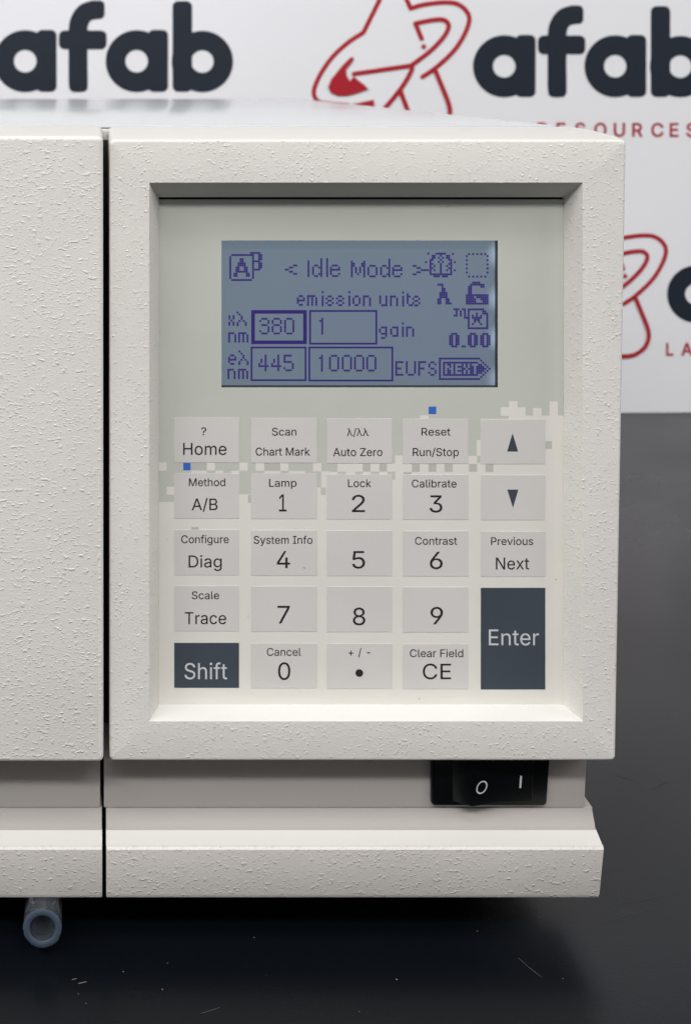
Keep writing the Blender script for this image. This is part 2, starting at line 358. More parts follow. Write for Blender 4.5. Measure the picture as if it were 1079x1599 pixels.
    'R': (449, '82 0 60 0 60 170,60 339 60 509 119 509,177 509 236 509 275 509,307 502 333 489 359 475,378 457 390 433 403 410,409 382 409 352 409 321,403 295 390 271 378 248,359 230 333 217 307 204,275 198 236 198 189 198,143 198 96 198 96 217,96 236 96 255 142 255,188 255 234 255 260 255,281 259 298 267 314 275,326 286 334 300 341 315,345 332 345 352 345 372,341 390 334 405 326 420,314 431 298 440 281 448,259 452 233 452 197 452,161 452 125 452 125 301,125 151 125 0 103 0;378 0 353 0 312 76,271 153 230 229 254 229,279 229 303 229 344 153,386 76 428 0 403 0'),
    'S': (447, '263 -9 224 -9 187 -9,155 -3 128 9 100 21,79 38 64 60 49 82,40 107 38 137 60 137,82 137 104 137 106 117,112 101 123 88 134 75,149 65 166 59 184 52,203 49 224 49 247 49,268 53 286 60 304 68,319 78 329 92 340 105,346 121 346 139 346 155,341 169 332 179 323 189,311 198 296 205 281 211,264 217 245 222 224 228,204 234 184 239 142 251,109 268 86 289 63 311,52 339 52 372 52 401,60 426 75 448 90 469,111 486 138 498 164 510,194 516 227 516 261 516,290 510 316 498 342 486,362 469 377 449 392 428,400 404 401 378 380 378,358 378 337 378 335 403,323 423 302 437 281 451,256 459 225 459 203 459,184 455 167 448 151 441,138 431 129 418 120 406,115 391 115 376 115 358,120 344 131 334 142 323,154 314 169 308 184 302,199 297 212 293 230 289,247 284 264 279 279 275,295 270 312 264 328 257,344 248 359 238 373 227,385 214 395 198 404 181,408 162 408 139 408 111,401 86 386 64 372 41,351 24 323 11 296 -2'),
    'T': (449, '85 452 32 452 32 471,32 490 32 509 160 509,288 509 417 509 417 490,417 471 417 452 363 452,310 452 257 452 257 301,257 151 257 0 235 0,214 0 193 0 193 151,193 301 193 452 139 452'),
    'U': (517, '299 -8 259 -8 219 -8,184 0 154 15 124 31,101 53 85 80 68 107,60 138 60 173 60 285,60 397 60 509 81 509,103 509 124 509 124 399,124 288 124 178 124 154,130 132 141 113 152 94,167 79 187 68 207 57,231 52 259 52 287 52,311 57 331 68 351 79,366 94 377 113 387 132,393 154 393 178 393 288,393 399 393 509 414 509,436 509 457 509 457 397,457 285 457 173 457 138,449 107 433 80 416 53,393 31 363 15 334 0'),
    'Z': (438, '161 0 42 0 42 15,42 31 42 46 119 159,196 272 273 385 284 400,295 415 306 431 318 446,329 461 341 476 343 469,346 461 348 454 327 453,306 453 285 452 264 452,244 452 223 452 162 452,101 452 40 452 40 471,40 490 40 509 159 509,278 509 397 509 397 493,397 477 397 462 321 351,245 240 169 129 158 113,146 97 134 81 122 65,110 49 97 33 95 40,93 47 90 54 111 55,132 56 152 57 173 57,193 57 214 57 276 57,338 57 399 57 399 38,399 19 399 0 280 0'),
    'a': (389, '182 -9 160 -9 136 -9,114 -4 94 5 75 14,59 27 48 45 36 62,30 83 30 108 30 130,35 147 43 161 52 175,63 185 78 193 92 201,108 207 125 211 143 215,160 218 178 220 201 223,219 225 234 227 248 228,258 231 265 235 272 239,276 245 276 255 276 255,276 256 276 257 276 272,273 286 267 297 261 308,252 316 240 322 228 328,213 331 196 331 178 331,162 328 149 322 136 317,126 309 118 301 110 292,104 283 100 274 80 280,61 285 41 291 50 314,62 332 79 346 95 360,113 369 133 375 153 381,173 384 194 384 208 384,223 383 239 379 255 376,271 370 286 360 301 351,313 338 322 320 332 303,337 280 337 251 337 168,337 84 337 0 317 0,297 0 277 0 277 17,277 35 277 52 275 52,274 52 272 52 268 43,261 34 252 25 243 15,230 7 215 1 200 -5;155 45 170 45 193 45,212 50 228 59 243 68,255 79 263 93 271 107,276 122 276 138 276 155,276 173 276 190 273 187,268 184 259 182 251 180,242 178 231 176 221 174,210 172 200 171 190 170,182 169 175 168 161 166,147 163 134 159 121 154,111 148 103 139 96 131,92 119 92 105 92 92,95 81 102 72 109 63,118 57 130 52 142 48'),
    'b': (424, '261 -8 229 -8 206 -8,187 -4 172 4 158 12,146 21 138 31 129 42,123 51 118 59 116 59,114 59 112 59 112 39,112 20 112 0 92 0,72 0 53 0 53 170,53 339 53 509 73 509,93 509 114 509 114 446,114 382 114 319 115 319,117 319 118 319 123 327,129 336 137 346 145 356,157 365 171 373 186 381,205 384 229 384 261 384,289 376 313 361 337 345,356 322 370 293 383 263,390 229 390 189 390 149,383 114 370 84 356 55,337 32 313 16 289 0;197 47 220 47 244 47,263 53 279 66 295 78,308 95 316 117 324 138,328 162 328 189 328 216,324 240 316 261 308 282,296 299 280 311 264 324,244 330 220 330 197 330,177 324 161 312 145 300,133 284 125 263 117 242,113 217 113 189 113 161,117 136 125 115 133 94,146 77 162 65 178 53'),
    'c': (396, '226 -8 207 -8 173 -8,143 0 117 16 91 33,71 56 56 85 41 114,34 149 34 187 34 227,41 262 56 291 71 321,91 343 117 360 143 376,173 384 207 384 226 384,243 382 260 377 276 372,292 365 305 356 319 347,330 335 340 322 350 309,357 294 362 277 342 272,322 267 303 262 300 272,296 281 290 289 285 297,278 305 270 311 262 317,253 322 242 325 232 328,220 330 207 330 182 330,161 323 145 310 129 297,116 280 108 258 100 237,96 213 96 187 96 162,100 139 108 117 116 96,129 79 145 66 161 53,182 46 207 46 220 46,232 48 243 52 253 55,263 60 271 66 279 72,286 80 292 89 297 97,301 107 304 117 324 112,343 107 363 102 358 85,351 70 341 56 332 43,320 31 306 21 293 12,277 4 261 -1 244 -6'),
    'd': (424, '219 -8 195 -8 164 -8,136 0 111 16 87 32,68 55 55 84 41 114,34 149 34 189 34 229,41 263 55 293 69 322,88 345 112 361 136 376,164 384 196 384 219 384,238 381 253 373 268 365,279 356 287 346 296 336,302 327 306 319 308 319,309 319 311 319 311 382,311 446 311 509 331 509,351 509 372 509 372 339,372 170 372 0 352 0,332 0 313 0 313 20,313 39 313 59 311 59,309 59 307 59 302 51,295 42 287 31 278 21,267 12 252 4 238 -4;181 47 205 47 227 47,247 53 263 65 279 77,291 94 299 115 308 136,312 161 312 189 312 217,308 242 300 263 292 284,279 300 263 312 247 324,228 330 205 330 181 330,161 324 145 311 129 299,116 282 108 261 100 240,96 216 96 189 96 162,100 138 109 117 117 95,129 78 145 66 161 53'),
    'e': (404, '238 -8 212 -8 175 -8,143 0 117 16 90 33,70 56 56 85 41 114,34 148 34 187 34 226,41 260 55 290 69 319,89 343 115 359 141 376,171 384 205 384 226 384,246 381 266 374 285 367,303 356 319 341 335 326,348 306 357 282 366 258,371 228 371 194 371 186,371 178 371 169 272 169,174 169 75 169 75 187,75 204 75 221 163 221,250 221 338 221 329 215,319 208 310 202 310 227,306 249 298 269 290 288,278 303 263 314 247 325,228 330 205 330 182 330,163 325 146 313 130 302,118 288 109 270 100 251,96 232 96 211 96 200,96 189 96 178 96 150,101 126 110 106 120 87,134 72 151 61 168 51,189 46 212 46 228 46,241 48 254 53 266 57,277 64 285 73 294 82,301 93 306 105 325 101,345 96 365 91 359 71,349 54 335 39 321 24,303 13 283 4 262 -4'),
    'f': (254, '154 379 228 379 228 362,228 344 228 327 154 327,80 327 6 327 6 344,6 362 6 379 80 379;101 0 81 0 81 144,81 288 81 432 81 453,86 471 96 486 106 500,119 511 135 519 152 526,169 530 187 530 201 530,213 529 222 527 232 525,238 523 243 521 238 503,233 486 227 468 224 470,220 471 215 472 210 473,203 474 195 474 176 474,163 469 154 460 146 451,142 437 142 419 142 279,142 140 142 0 121 0'),
    'g': (425, '238 -151 207 -151 179 -151,155 -147 134 -140 113 -132,96 -123 82 -110 69 -98,58 -84 51 -69 67 -60,84 -50 101 -41 107 -49,113 -57 122 -66 130 -75,141 -82 154 -88 168 -94,186 -97 207 -97 238 -97,263 -90 282 -75 302 -60,311 -37 311 -6 311 19,311 44 311 68 310 68,308 68 306 68 301 60,295 51 287 41 278 32,267 23 252 16 238 8,219 5 195 5 164 5,137 12 113 27 88 41,69 62 55 90 41 118,34 152 34 191 34 230,41 264 55 293 69 322,88 345 112 361 137 376,165 384 196 384 220 384,239 381 253 373 268 365,280 356 288 346 297 336,303 327 308 319 309 319,311 319 313 319 313 339,313 359 313 379 333 379,353 379 372 379 372 250,372 121 372 -9 372 -42,365 -69 350 -90 335 -111,316 -126 291 -136 266 -146;181 59 205 59 228 59,248 64 264 75 280 86,292 101 300 121 308 141,312 165 312 193 312 220,308 243 300 264 292 284,280 301 264 312 248 324,228 330 205 330 181 330,161 324 145 312 129 299,117 283 109 262 100 242,96 219 96 193 96 166,100 143 109 123 117 103,129 87 145 76 162 65'),
    'h': (410, '114 249 114 227 114 151,114 76 114 0 93 0,73 0 53 0 53 170,53 339 53 509 73 509,93 509 114 509 114 435,114 361 114 287 110 287,106 287 102 287 114 322,131 347 152 362 174 377,199 384 227 384 253 384,276 379 295 369 315 358,330 342 341 321 352 299,357 273 357 240 357 160,357 80 357 0 337 0,316 0 296 0 296 78,296 157 296 235 296 265,288 288 273 304 258 321,237 329 210 329 192 329,175 325 161 317 146 309,135 298 126 283 118 267'),
    'i': (167, '73 0 53 0 53 126,53 253 53 379 73 379,93 379 114 379 114 253,114 126 114 0 93 0;95 443 84 443 72 443,62 447 54 455 45 462,41 472 41 483 41 494,45 504 54 512 62 520,72 524 84 524 95 524,106 520 114 512 122 504,126 494 126 483 126 472,122 462 114 455 106 447'),
    'k': (381, '132 158 110 137 110 162,110 187 110 212 113 212,117 212 121 212 175 268,230 323 284 379 310 379,335 379 360 379 301 319,243 259 184 199 182 199,179 199 177 199 155 178;73 0 53 0 53 170,53 339 53 509 73 509,93 509 114 509 114 339,114 170 114 0 93 0;320 0 294 0 245 62,197 124 148 186 162 200,177 214 191 229 252 152,312 76 372 0 346 0'),
    'l': (189, '147 -2 139 -2 110 -2,88 5 74 20 60 35,53 57 53 84 53 226,53 367 53 509 73 509,93 509 114 509 114 372,114 235 114 99 114 81,116 69 120 62 125 55,133 52 146 52 152 52,157 52 160 53 164 53,167 54 170 54 173 37,177 20 181 3 175 1,169 0 162 -1 154 -2'),
    'm': (610, '73 0 53 0 53 126,53 253 53 379 72 379,92 379 112 379 112 351,112 323 112 295 111 295,109 295 108 295 113 316,121 332 132 346 144 359,157 369 172 376 187 383,203 386 219 386 247 386,270 378 287 361 305 344,316 322 321 295 318 295,315 295 312 295 317 313,325 329 337 343 349 357,364 367 381 375 398 382,416 386 437 386 459 386,479 381 497 372 515 362,530 348 541 328 551 309,557 285 557 255 557 170,557 85 557 0 536 0,516 0 496 0 496 85,496 169 496 254 496 281,488 301 473 313 457 325,439 330 419 330 402 330,387 327 374 320 362 313,352 303 345 290 339 278,335 263 335 247 335 165,335 82 335 0 315 0,295 0 274 0 274 87,274 173 274 260 274 281,267 298 253 311 239 324,221 330 199 330 185 330,171 327 158 320 144 313,134 303 126 289 118 276,114 258 114 238 114 159,114 79 114 0 93 0'),
    'n': (410, '114 249 114 227 114 151,114 76 114 0 93 0,73 0 53 0 53 126,53 253 53 379 72 379,92 379 112 379 112 349,112 318 112 287 109 287,106 287 102 287 114 322,131 347 152 362 174 377,199 384 227 384 253 384,276 379 295 369 314 358,330 342 341 321 352 299,357 273 357 240 357 160,357 80 357 0 337 0,316 0 296 0 296 78,296 157 296 235 296 265,288 288 273 304 258 321,237 329 210 329 192 329,175 325 161 317 146 309,135 298 126 283 118 267'),
    'o': (415, '242 -8 207 -8 173 -8,143 0 117 16 91 33,71 56 56 85 41 114,34 149 34 187 34 227,41 262 56 291 71 321,91 343 117 360 143 376,173 384 207 384 242 384,273 376 299 360 325 343,345 321 359 291 374 262,381 227 381 187 381 149,374 114 359 85 345 56,325 33 299 16 273 0;182 46 207 46 233 46,254 53 270 66 287 79,299 96 307 117 315 139,319 162 319 187 319 213,315 236 307 258 299 280,287 297 270 310 254 323,233 330 207 330 182 330,161 323 145 310 129 297,116 280 108 258 100 237,96 213 96 187 96 162,100 139 108 117 116 96,129 79 145 66 161 53'),
    'p': (424, '73 -143 53 -143 53 31,53 205 53 379 72 379,92 379 112 379 112 359,112 339 112 319 114 319,116 319 118 319 123 327,129 336 137 346 145 356,157 365 171 373 186 381,205 384 229 384 261 384,289 376 313 361 337 345,356 322 370 293 383 263,390 229 390 189 390 149,383 114 370 84 356 55,337 32 313 16 289 0,261 -8 229 -8 206 -8,187 -4 173 4 158 12,146 21 138 31 130 42,123 51 118 59 117 59,115 59 114 59 114 -8,114 -76 114 -143 93 -143;197 47 220 47 244 47,263 53 279 66 295 78,308 95 316 117 324 138,328 162 328 189 328 216,324 240 316 261 308 282,296 299 280 311 264 324,244 330 220 330 197 330,177 324 161 312 145 300,133 284 125 263 117 242,113 217 113 189 113 161,117 136 125 115 133 94,146 77 162 65 178 53'),
    'r': (259, '73 0 53 0 53 126,53 253 53 379 72 379,92 379 112 379 112 360,112 340 112 321 113 321,114 321 115 321 122 340,135 355 152 367 170 379,190 385 213 385 218 385,223 385 229 384 235 384,240 384 243 384 243 363,243 343 243 322 242 323,237 323 230 324 223 325,215 326 207 326 189 326,173 322 159 315 145 307,134 297 126 284 118 270,114 255 114 237 114 158,114 79 114 0 93 0'),
    's': (365, '211 -8 182 -8 156 -8,133 -4 112 3 92 11,75 23 62 38 49 53,40 72 36 94 55 98,74 102 94 107 99 86,109 70 124 60 139 50,158 45 181 45 208 45,229 51 244 62 260 74,268 87 268 103 268 116,263 127 254 136 245 144,231 151 212 155 191 160,170 165 149 170 115 178,89 191 72 208 55 225,47 247 47 274 47 296,53 315 65 332 77 348,94 361 115 370 136 380,160 384 187 384 213 384,235 380 254 372 272 365,287 353 299 339 310 325,319 309 324 290 305 286,287 281 268 277 263 292,255 304 243 316 230 327,212 333 187 333 165 333,146 327 131 317 116 306,109 293 109 277 109 263,114 252 124 243 134 235,150 228 172 223 191 218,210 214 229 209 264 201,290 188 306 171 323 154,331 133 331 107 331 84,325 64 312 47 300 30,282 16 260 6 237 -3'),
    't': (227, '138 379 204 379 204 362,204 344 204 327 138 327,72 327 6 327 6 344,6 362 6 379 72 379;65 345 65 471 85 471,106 471 126 471 126 347,126 222 126 98 126 81,129 69 136 61 143 54,154 50 170 50 174 50,179 50 185 51 191 52,197 53 202 54 206 36,209 19 213 2 207 0,200 -2 192 -3 184 -4,176 -4 168 -4 136 -4,110 4 92 21 74 38,65 62 65 93 65 219'),
    'u': (410, '211 -5 182 -5 157 -5,134 0 115 11 95 21,80 37 69 59 58 80,53 107 53 139 53 219,53 299 53 379 73 379,93 379 114 379 114 301,114 222 114 144 114 114,121 91 137 75 152 58,173 50 200 50 218 50,235 54 249 62 264 70,275 81 283 97 292 112,296 131 296 153 296 228,296 304 296 379 316 379,337 379 357 379 357 253,357 126 357 0 337 0,318 0 298 0 298 31,298 61 298 92 301 92,304 92 307 92 295 57,279 32 257 17 235 2'),
    'v': (389, '184 0 163 0 114 126,66 253 17 379 40 379,62 379 84 379 111 305,138 230 165 155 174 132,181 110 187 87 193 64,199 42 206 21 198 21,191 21 184 21 191 42,197 64 203 87 209 110,216 132 224 155 251 230,278 305 305 379 327 379,349 379 371 379 323 253,275 126 226 0 205 0'),
    'x': (379, '44 0 21 0 71 73,121 145 171 218 171 202,171 187 171 171 124 240,76 310 29 379 52 379,76 379 100 379 116 355,132 330 147 306 160 287,170 270 179 253 188 237,198 221 207 206 197 206,186 206 175 206 185 221,194 237 202 253 211 270,221 287 233 306 249 330,266 355 282 379 305 379,328 379 352 379 304 309,256 239 209 169 209 184,209 199 209 214 258 143,308 71 358 0 334 0,310 0 287 0 268 28,249 57 231 85 219 103,209 120 200 136 191 152,182 167 173 182 183 182,194 182 205 182 195 167,186 152 178 136 170 120,160 103 148 85 129 57,110 28 91 0 68 0'),
    'y': (389, '51 -140 47 -139 52 -121,57 -103 61 -86 65 -86,68 -87 71 -87 83 -90,94 -91 104 -89 114 -87,122 -82 130 -74 138 -66,145 -53 151 -36 155 -24,159 -13 163 -1 114 126,66 252 17 379 40 379,62 379 84 379 111 305,138 230 165 155 174 132,181 109 187 87 193 64,199 42 206 21 198 21,191 21 184 21 190 42,196 64 202 87 209 110,216 132 224 155 251 230,278 305 305 379 327 379,349 379 371 379 316 234,260 88 204 -58 196 -78,187 -94 177 -107 166 -120,153 -129 139 -136 125 -142,109 -145 91 -145 81 -145,72 -144 65 -143 57 -142'),
    'λ': (444, '40 0 17 0 66 127,115 255 163 382 160 390,157 398 154 407 147 424,140 437 133 445 125 453,116 458 107 459 98 461,87 460 74 458 71 457,68 457 65 456 60 474,56 492 51 510 55 511,61 513 69 514 78 515,86 516 95 516 112 516,128 513 142 507 156 501,169 491 180 478 191 466,200 449 208 429 249 320,291 211 332 102 339 86,346 73 354 65 361 56,370 51 379 50 389 48,399 48 412 51 415 51,418 51 421 52 426 34,430 17 435 -1 431 -2,425 -4 417 -5 410 -6,401 -7 391 -7 374 -7,358 -4 344 2 330 8,318 17 307 30 296 43,287 60 279 80 261 128,243 176 225 224 216 248,209 270 203 292 197 314,190 336 184 358 191 358,198 358 206 358 199 337,193 315 187 293 181 270,174 247 165 224 138 150,111 75 84 0 62 0'),
}


CAP = max(int(b.split()[3]) for s in GLYPHS['H'][1].split(';') for b in s.split(','))


def text_mesh(s, wpx, hpx, gap=0.0, offset=0.0, space=215):
    """flat lettering in pixel units: x from 0, y up, cap height hpx, total width wpx;
    outlines are sampled, thickened by offset and filled by the non-zero winding rule"""
    x, loops = 0, []
    for ch in s:
        if ch == ' ':
            x += space + gap
            continue
        adv, enc = GLYPHS[ch]
        for sp in enc.split(';'):
            B = [[float(v) + (x if i % 2 == 0 else 0) for i, v in enumerate(b.split())] for b in sp.split(',')]
            pts = []
            for k in range(len(B)):
                p, q = B[k], B[(k + 1) % len(B)]
                c = [(p[2], p[3]), (p[4], p[5]), (q[0], q[1]), (q[2], q[3])]
                for u in (0.0, 0.5):
                    w_ = 1 - u
                    pts.append(tuple(w_ ** 3 * c[0][d] + 3 * w_ * w_ * u * c[1][d] + 3 * w_ * u * u * c[2][d] + u ** 3 * c[3][d] for d in (0, 1)))
            loops.append(pts)
        x += adv + gap
    xs = [p[0] for sp in loops for p in sp]
    x0, x1 = min(xs), max(xs)
    sy = hpx / CAP
    sx = wpx / (x1 - x0) if wpx else sy
    P, E = [], []
    out = []
    for pts in loops:
        q = []
        for p in pts:
            p = ((p[0] - x0) * sx, p[1] * sy)
            if not q or math.hypot(p[0] - q[-1][0], p[1] - q[-1][1]) > 0.03:
                q.append(p)
        while len(q) > 1 and math.hypot(q[0][0] - q[-1][0], q[0][1] - q[-1][1]) < 0.03:
            q.pop()
        if offset:
            n = len(q)
            r = []
            for i in range(n):
                a, b, c = q[i - 1], q[i], q[(i + 1) % n]
                l1 = math.hypot(b[0] - a[0], b[1] - a[1])
                l2 = math.hypot(c[0] - b[0], c[1] - b[1])
                n1 = (-(b[1] - a[1]) / l1, (b[0] - a[0]) / l1)
                n2 = (-(c[1] - b[1]) / l2, (c[0] - b[0]) / l2)
                m_ = (n1[0] + n2[0], n1[1] + n2[1])
                k = offset * 2 / max(m_[0] ** 2 + m_[1] ** 2, 1.0)
                r.append((b[0] + m_[0] * k, b[1] + m_[1] * k))
            q = r
        out.append(q)
        k = len(P)
        P += [Vector(p) for p in q]
        E += [(k + i, k + (i + 1) % len(q)) for i in range(len(q))]
    vv, _, tri, _, _, _ = geometry.delaunay_2d_cdt(P, E, [], 0, 1e-4)
    keep = []
    for t in tri:
        cx = sum(vv[i][0] for i in t) / 3
        cy = sum(vv[i][1] for i in t) / 3
        wn = 0
        for q in out:
            for a, b in zip(q, q[1:] + q[:1]):
                if (a[1] <= cy) != (b[1] <= cy):
                    if a[0] + (cy - a[1]) / (b[1] - a[1]) * (b[0] - a[0]) > cx:
                        wn += 1 if b[1] > a[1] else -1
        if wn:
            keep.append(tuple(t))
    me = bpy.data.meshes.new('lettering')
    me.from_pydata([(v[0], v[1], 0) for v in vv], [], keep)
    return me


def put_text(name, s, px0, px1, base, hpx, t, m_, parent, warp=None, **kw):
    me = text_mesh(s, (px1 - px0) if px1 else None, hpx, **kw)
    for v in me.vertices:
        p = W(px0 + v.co.x, base - v.co.y, t)
        if warp:
            p = warp(p)
        v.co = (p[0] * CM, p[1] * CM, p[2] * CM)
    me.name = name
    me.materials.clear()
    return finish(name, me, m_, parent)


# ------------------------------------------------------------------ setting: table top
TABLE_BACK = 57.3
m = M['table'] = mat('black_phenolic_table', srgb(6, 10, 15), 0.3, 0.25)
fine = noise(m, 1400, 3)
bump(m, mth(m, 'MULTIPLY_ADD', noise(m, 260, 3), 0.6, fine), 0.00003)
b_ = m.node_tree.nodes['Principled BSDF']
rr = mapr(m, noise(m, 9, 5, (1, 1, 1), (2, 5, 0)), 0.3, 0.7, 0.27, 0.32)
lk(m, rr, b_.inputs['Roughness'])
dust = mapr(m, noise(m, 420, 1, (1, 1, 1), (7, 7, 0)), 0.80, 0.86)
tot = mth(m, 'MULTIPLY', dust, 0.12)
tint(m, tot, srgb(9, 13, 18), srgb(170, 172, 176))
table = box('table_top', (-75, -60, -2.6), (85, TABLE_BACK + 6, 0), M['table'], None, 0.15)
table['kind'] = 'structure'

# bits of lint and short scratches lying in front of the instrument
vs, fs = [], []


def table_pt(px, py):
    d = EYE_Z * FPX / (py - VY)
    return ((px - VX) * d / FPX, d - DIST)


M['lint'] = mat('pale_lint', srgb(115, 118, 122), 0.7, 0.2)
SCR = (7, 8, 10, 16, 17, 18, 19, 20, 21, 22)
for (x0, y0, x1, y1, w) in ((123, 1536, 136, 1533, 1.6), (113, 1530, 121, 1528, 0.9), (253, 1545, 255, 1545.5, 2.6), (192, 1517, 194, 1518, 1.4),
                            (261, 1504, 263, 1504, 1.2), (122, 1552, 124, 1552, 1.2), (134, 1567, 136, 1567, 1.2),
                            (809, 1496, 826, 1511, 0.9), (826, 1511, 845, 1526, 1.2), (618, 1529, 621, 1530, 2.2), (314, 1583, 345, 1573, 0.9),
                            (1078, 1436, 1080, 1437, 3.0), (744, 1454, 746, 1454, 1.5), (396, 1464, 398, 1464, 1.2), (878, 1528, 880, 1528, 1.2), (560, 1580, 562, 1580, 1.3), (955, 1210, 1000, 1222, 0.5), (930, 1418, 1079, 1392, 0.5), (905, 1452, 1040, 1412, 0.45), (963, 1388, 972, 1425, 0.5), (1010, 1236, 1060, 1212, 0.5), (1058, 778, 1066, 786, 0.7), (926, 1402, 930, 1406, 1.6)):
    a, b = table_pt(x0, y0), table_pt(x1, y1)
    dx, dy = b[0] - a[0], b[1] - a[1]
    L = math.hypot(dx, dy)
    nx, ny = -dy / L * w / 122, dx / L * w / 122
    k = len(vs)
    h = 0.012
    vs += [(a[0] - nx, a[1] - ny, 0.004), (a[0] + nx, a[1] + ny, 0.004), (b[0] + nx * .6, b[1] + ny * .6, 0.004), (b[0] - nx * .6, b[1] - ny * .6, 0.004),
           ((a[0] + b[0]) / 2, (a[1] + b[1]) / 2, h)]
    fs += [(k, k + 4, k + 1), (k + 1, k + 4, k + 2), (k + 2, k + 4, k + 3), (k + 3, k + 4, k)]
M['scratch'] = mat('faint_scratch', srgb(72, 76, 82), 0.6, 0.3)
o = mesh('dust_specks', vs, fs, [M['lint'], M['scratch']], idx=[1 if i // 4 in SCR else 0 for i in range(len(fs))])
o['kind'] = 'stuff'
o['label'] = 'pale dust specks and lint on the black table top'

# ------------------------------------------------------------------ printed banner behind the instrument
banner = empty('display_banner', (0, 0, 0), 'white printed banner with navy lettering and red line emblems behind the instrument', 'banner')
m = M['banner'] = mat('white_banner_vinyl', srgb(224, 224, 228), 0.5, 0.35)
bump(m, mth(m, 'MULTIPLY_ADD', noise(m, 30, 3), 3.0, noise(m, 1500, 1)), 0.0004, 0.25)
M['navy'] = mat('navy_banner_ink', srgb(24, 33, 45), 0.5, 0.35)
M['red'] = mat('red_banner_ink', srgb(163, 24, 38), 0.5, 0.35)


def wave(x, z):
    return 0.10 * math.sin(x * 0.16 + 0.7) + 0.06 * math.sin(x * 0.31 + z * 0.1) - 0.05 * math.sin(z * 0.15 + x * 0.1)


def warp(p):
    return (p[0], p[1] + wave(p[0], p[2]), p[2])


nx_, nz_ = 90, 40
vs = []
for layer in (0, 0.08):
    for j in range(nz_ + 1):
        for i in range(nx_ + 1):
            x, z = -62 + 132 * i / nx_, 0.02 + 46 * j / nz_
            vs.append((x, TABLE_BACK + wave(x, z) + layer, z))
N1 = (nx_ + 1) * (nz_ + 1)
fs = [(j * (nx_ + 1) + i, j * (nx_ + 1) + i + 1, (j + 1) * (nx_ + 1) + i + 1, (j + 1) * (nx_ + 1) + i) for j in range(nz_) for i in range(nx_)]
fs += [tuple(v + N1 for v in reversed(f)) for f in fs]
mesh('banner_sheet', vs, fs, M['banner'], banner, 60)
TB = TABLE_BACK - 0.02


class Flat:
    """collects flat printed shapes given in photograph pixels and lays them on the banner"""

    def __init__(self, f=lambda x, y: (x, y)):
        self.v, self.f, self.lift, self.fn = [], [], 0.0, f

    def add(self, pts, faces):
        k = len(self.v)
        for x, y in pts:
            x, y = self.fn(x, y)
            self.v.append(warp(W(x, y, TB - self.lift)))
        self.f += [tuple(i + k for i in q) for q in faces]
        self.lift += 0.002

    def ring(self, cx, cy, R, r, n=48):
        o_ = [(cx + R * math.cos(2 * math.pi * i / n), cy + R * math.sin(2 * math.pi * i / n)) for i in range(n)]
        i_ = [(cx + r * math.cos(2 * math.pi * i / n), cy + r * math.sin(2 * math.pi * i / n)) for i in range(n)]
        self.add(o_ + i_, [(i, (i + 1) % n, (i + 1) % n + n, i + n) for i in range(n)])

    def rrect(self, x0, y0, x1, y1, r, n=6):
        pts = []
        for cx, cy, a0 in ((x1 - r, y0 + r, -90), (x1 - r, y1 - r, 0), (x0 + r, y1 - r, 90), (x0 + r, y0 + r, 180)):
            for i in range(n + 1):
                a = math.radians(a0 + 90 * i / n)
                pts.append((cx + r * math.cos(a), cy + r * math.sin(a)))
        self.add(pts, [tuple(range(len(pts)))])

    def disc(self, cx, cy, r, n=20):
        self.add([(cx + r * math.cos(2 * math.pi * i / n), cy + r * math.sin(2 * math.pi * i / n)) for i in range(n)], [tuple(range(n))])

    def stroke(self, pts, w, curve=True, sub=8):
        if curve and len(pts) > 2:
            P = [pts[0]] + list(pts) + [pts[-1]]
            out = []
            for i in range(1, len(P) - 2):
                for k in range(sub):
                    t = k / sub
                    q = []
                    for c in (0, 1):
                        p0, p1, p2, p3 = (P[i + j][c] for j in (-1, 0, 1, 2))
                        q.append(0.5 * (2 * p1 + (p2 - p0) * t + (2 * p0 - 5 * p1 + 4 * p2 - p3) * t * t + (3 * p1 - p0 - 3 * p2 + p3) * t ** 3))
                    out.append(tuple(q))
            out.append(pts[-1])
            pts = out
        L, R = [], []
        n = len(pts)
        for i in range(n):
            a, b = pts[max(i - 1, 0)], pts[min(i + 1, n - 1)]
            dx, dy = b[0] - a[0], b[1] - a[1]
            l = math.hypot(dx, dy) or 1
            L.append((pts[i][0] - dy / l * w / 2, pts[i][1] + dx / l * w / 2))
            R.append((pts[i][0] + dy / l * w / 2, pts[i][1] - dx / l * w / 2))
        self.add(L + R, [(i, i + 1, i + 1 + n, i + n) for i in range(n - 1)])
        for p in (pts[0], pts[-1]):
            self.disc(p[0], p[1], w / 2, 16)

    def build(self, name, m_, parent):
        return mesh(name, self.v, self.f, m_, parent)


def wordmark(ox, base, k=1.0):
    """four thick rounded letters; ox, base = left end and baseline in photograph pixels"""
    f = lambda x, y: (ox + x * k, base + y * k)
    root = None
    for ch, x in (('a', 0), ('f', 0), ('a', 174), ('b', 0)):
        g = Flat(f)
        if ch == 'a':
            g.ring(x + 48.5, -48, 48.5, 17.5)
            g.rrect(x + 66, -97, x + 97.5, 0, 9)
        elif ch == 'f':
            g.stroke([(131, -14), (131, -60), (131, -96), (134, -112), (143, -124), (158, -128.5)], 29.5)
            g.rrect(101, -96, 175.5, -66.5, 9)
            g.rrect(117, -40, 146, 0, 8)
            g.rrect(146, -143, 172.5, -114, 8)
        else:
            g.rrect(278.5, -142, 309, 0, 9)
            g.ring(325, -47.5, 48, 17.5)
        root_o = g.build('wordmark' if root is None else 'letter', M['navy'], banner if root is None else root)
        if root is None:
            root = root_o


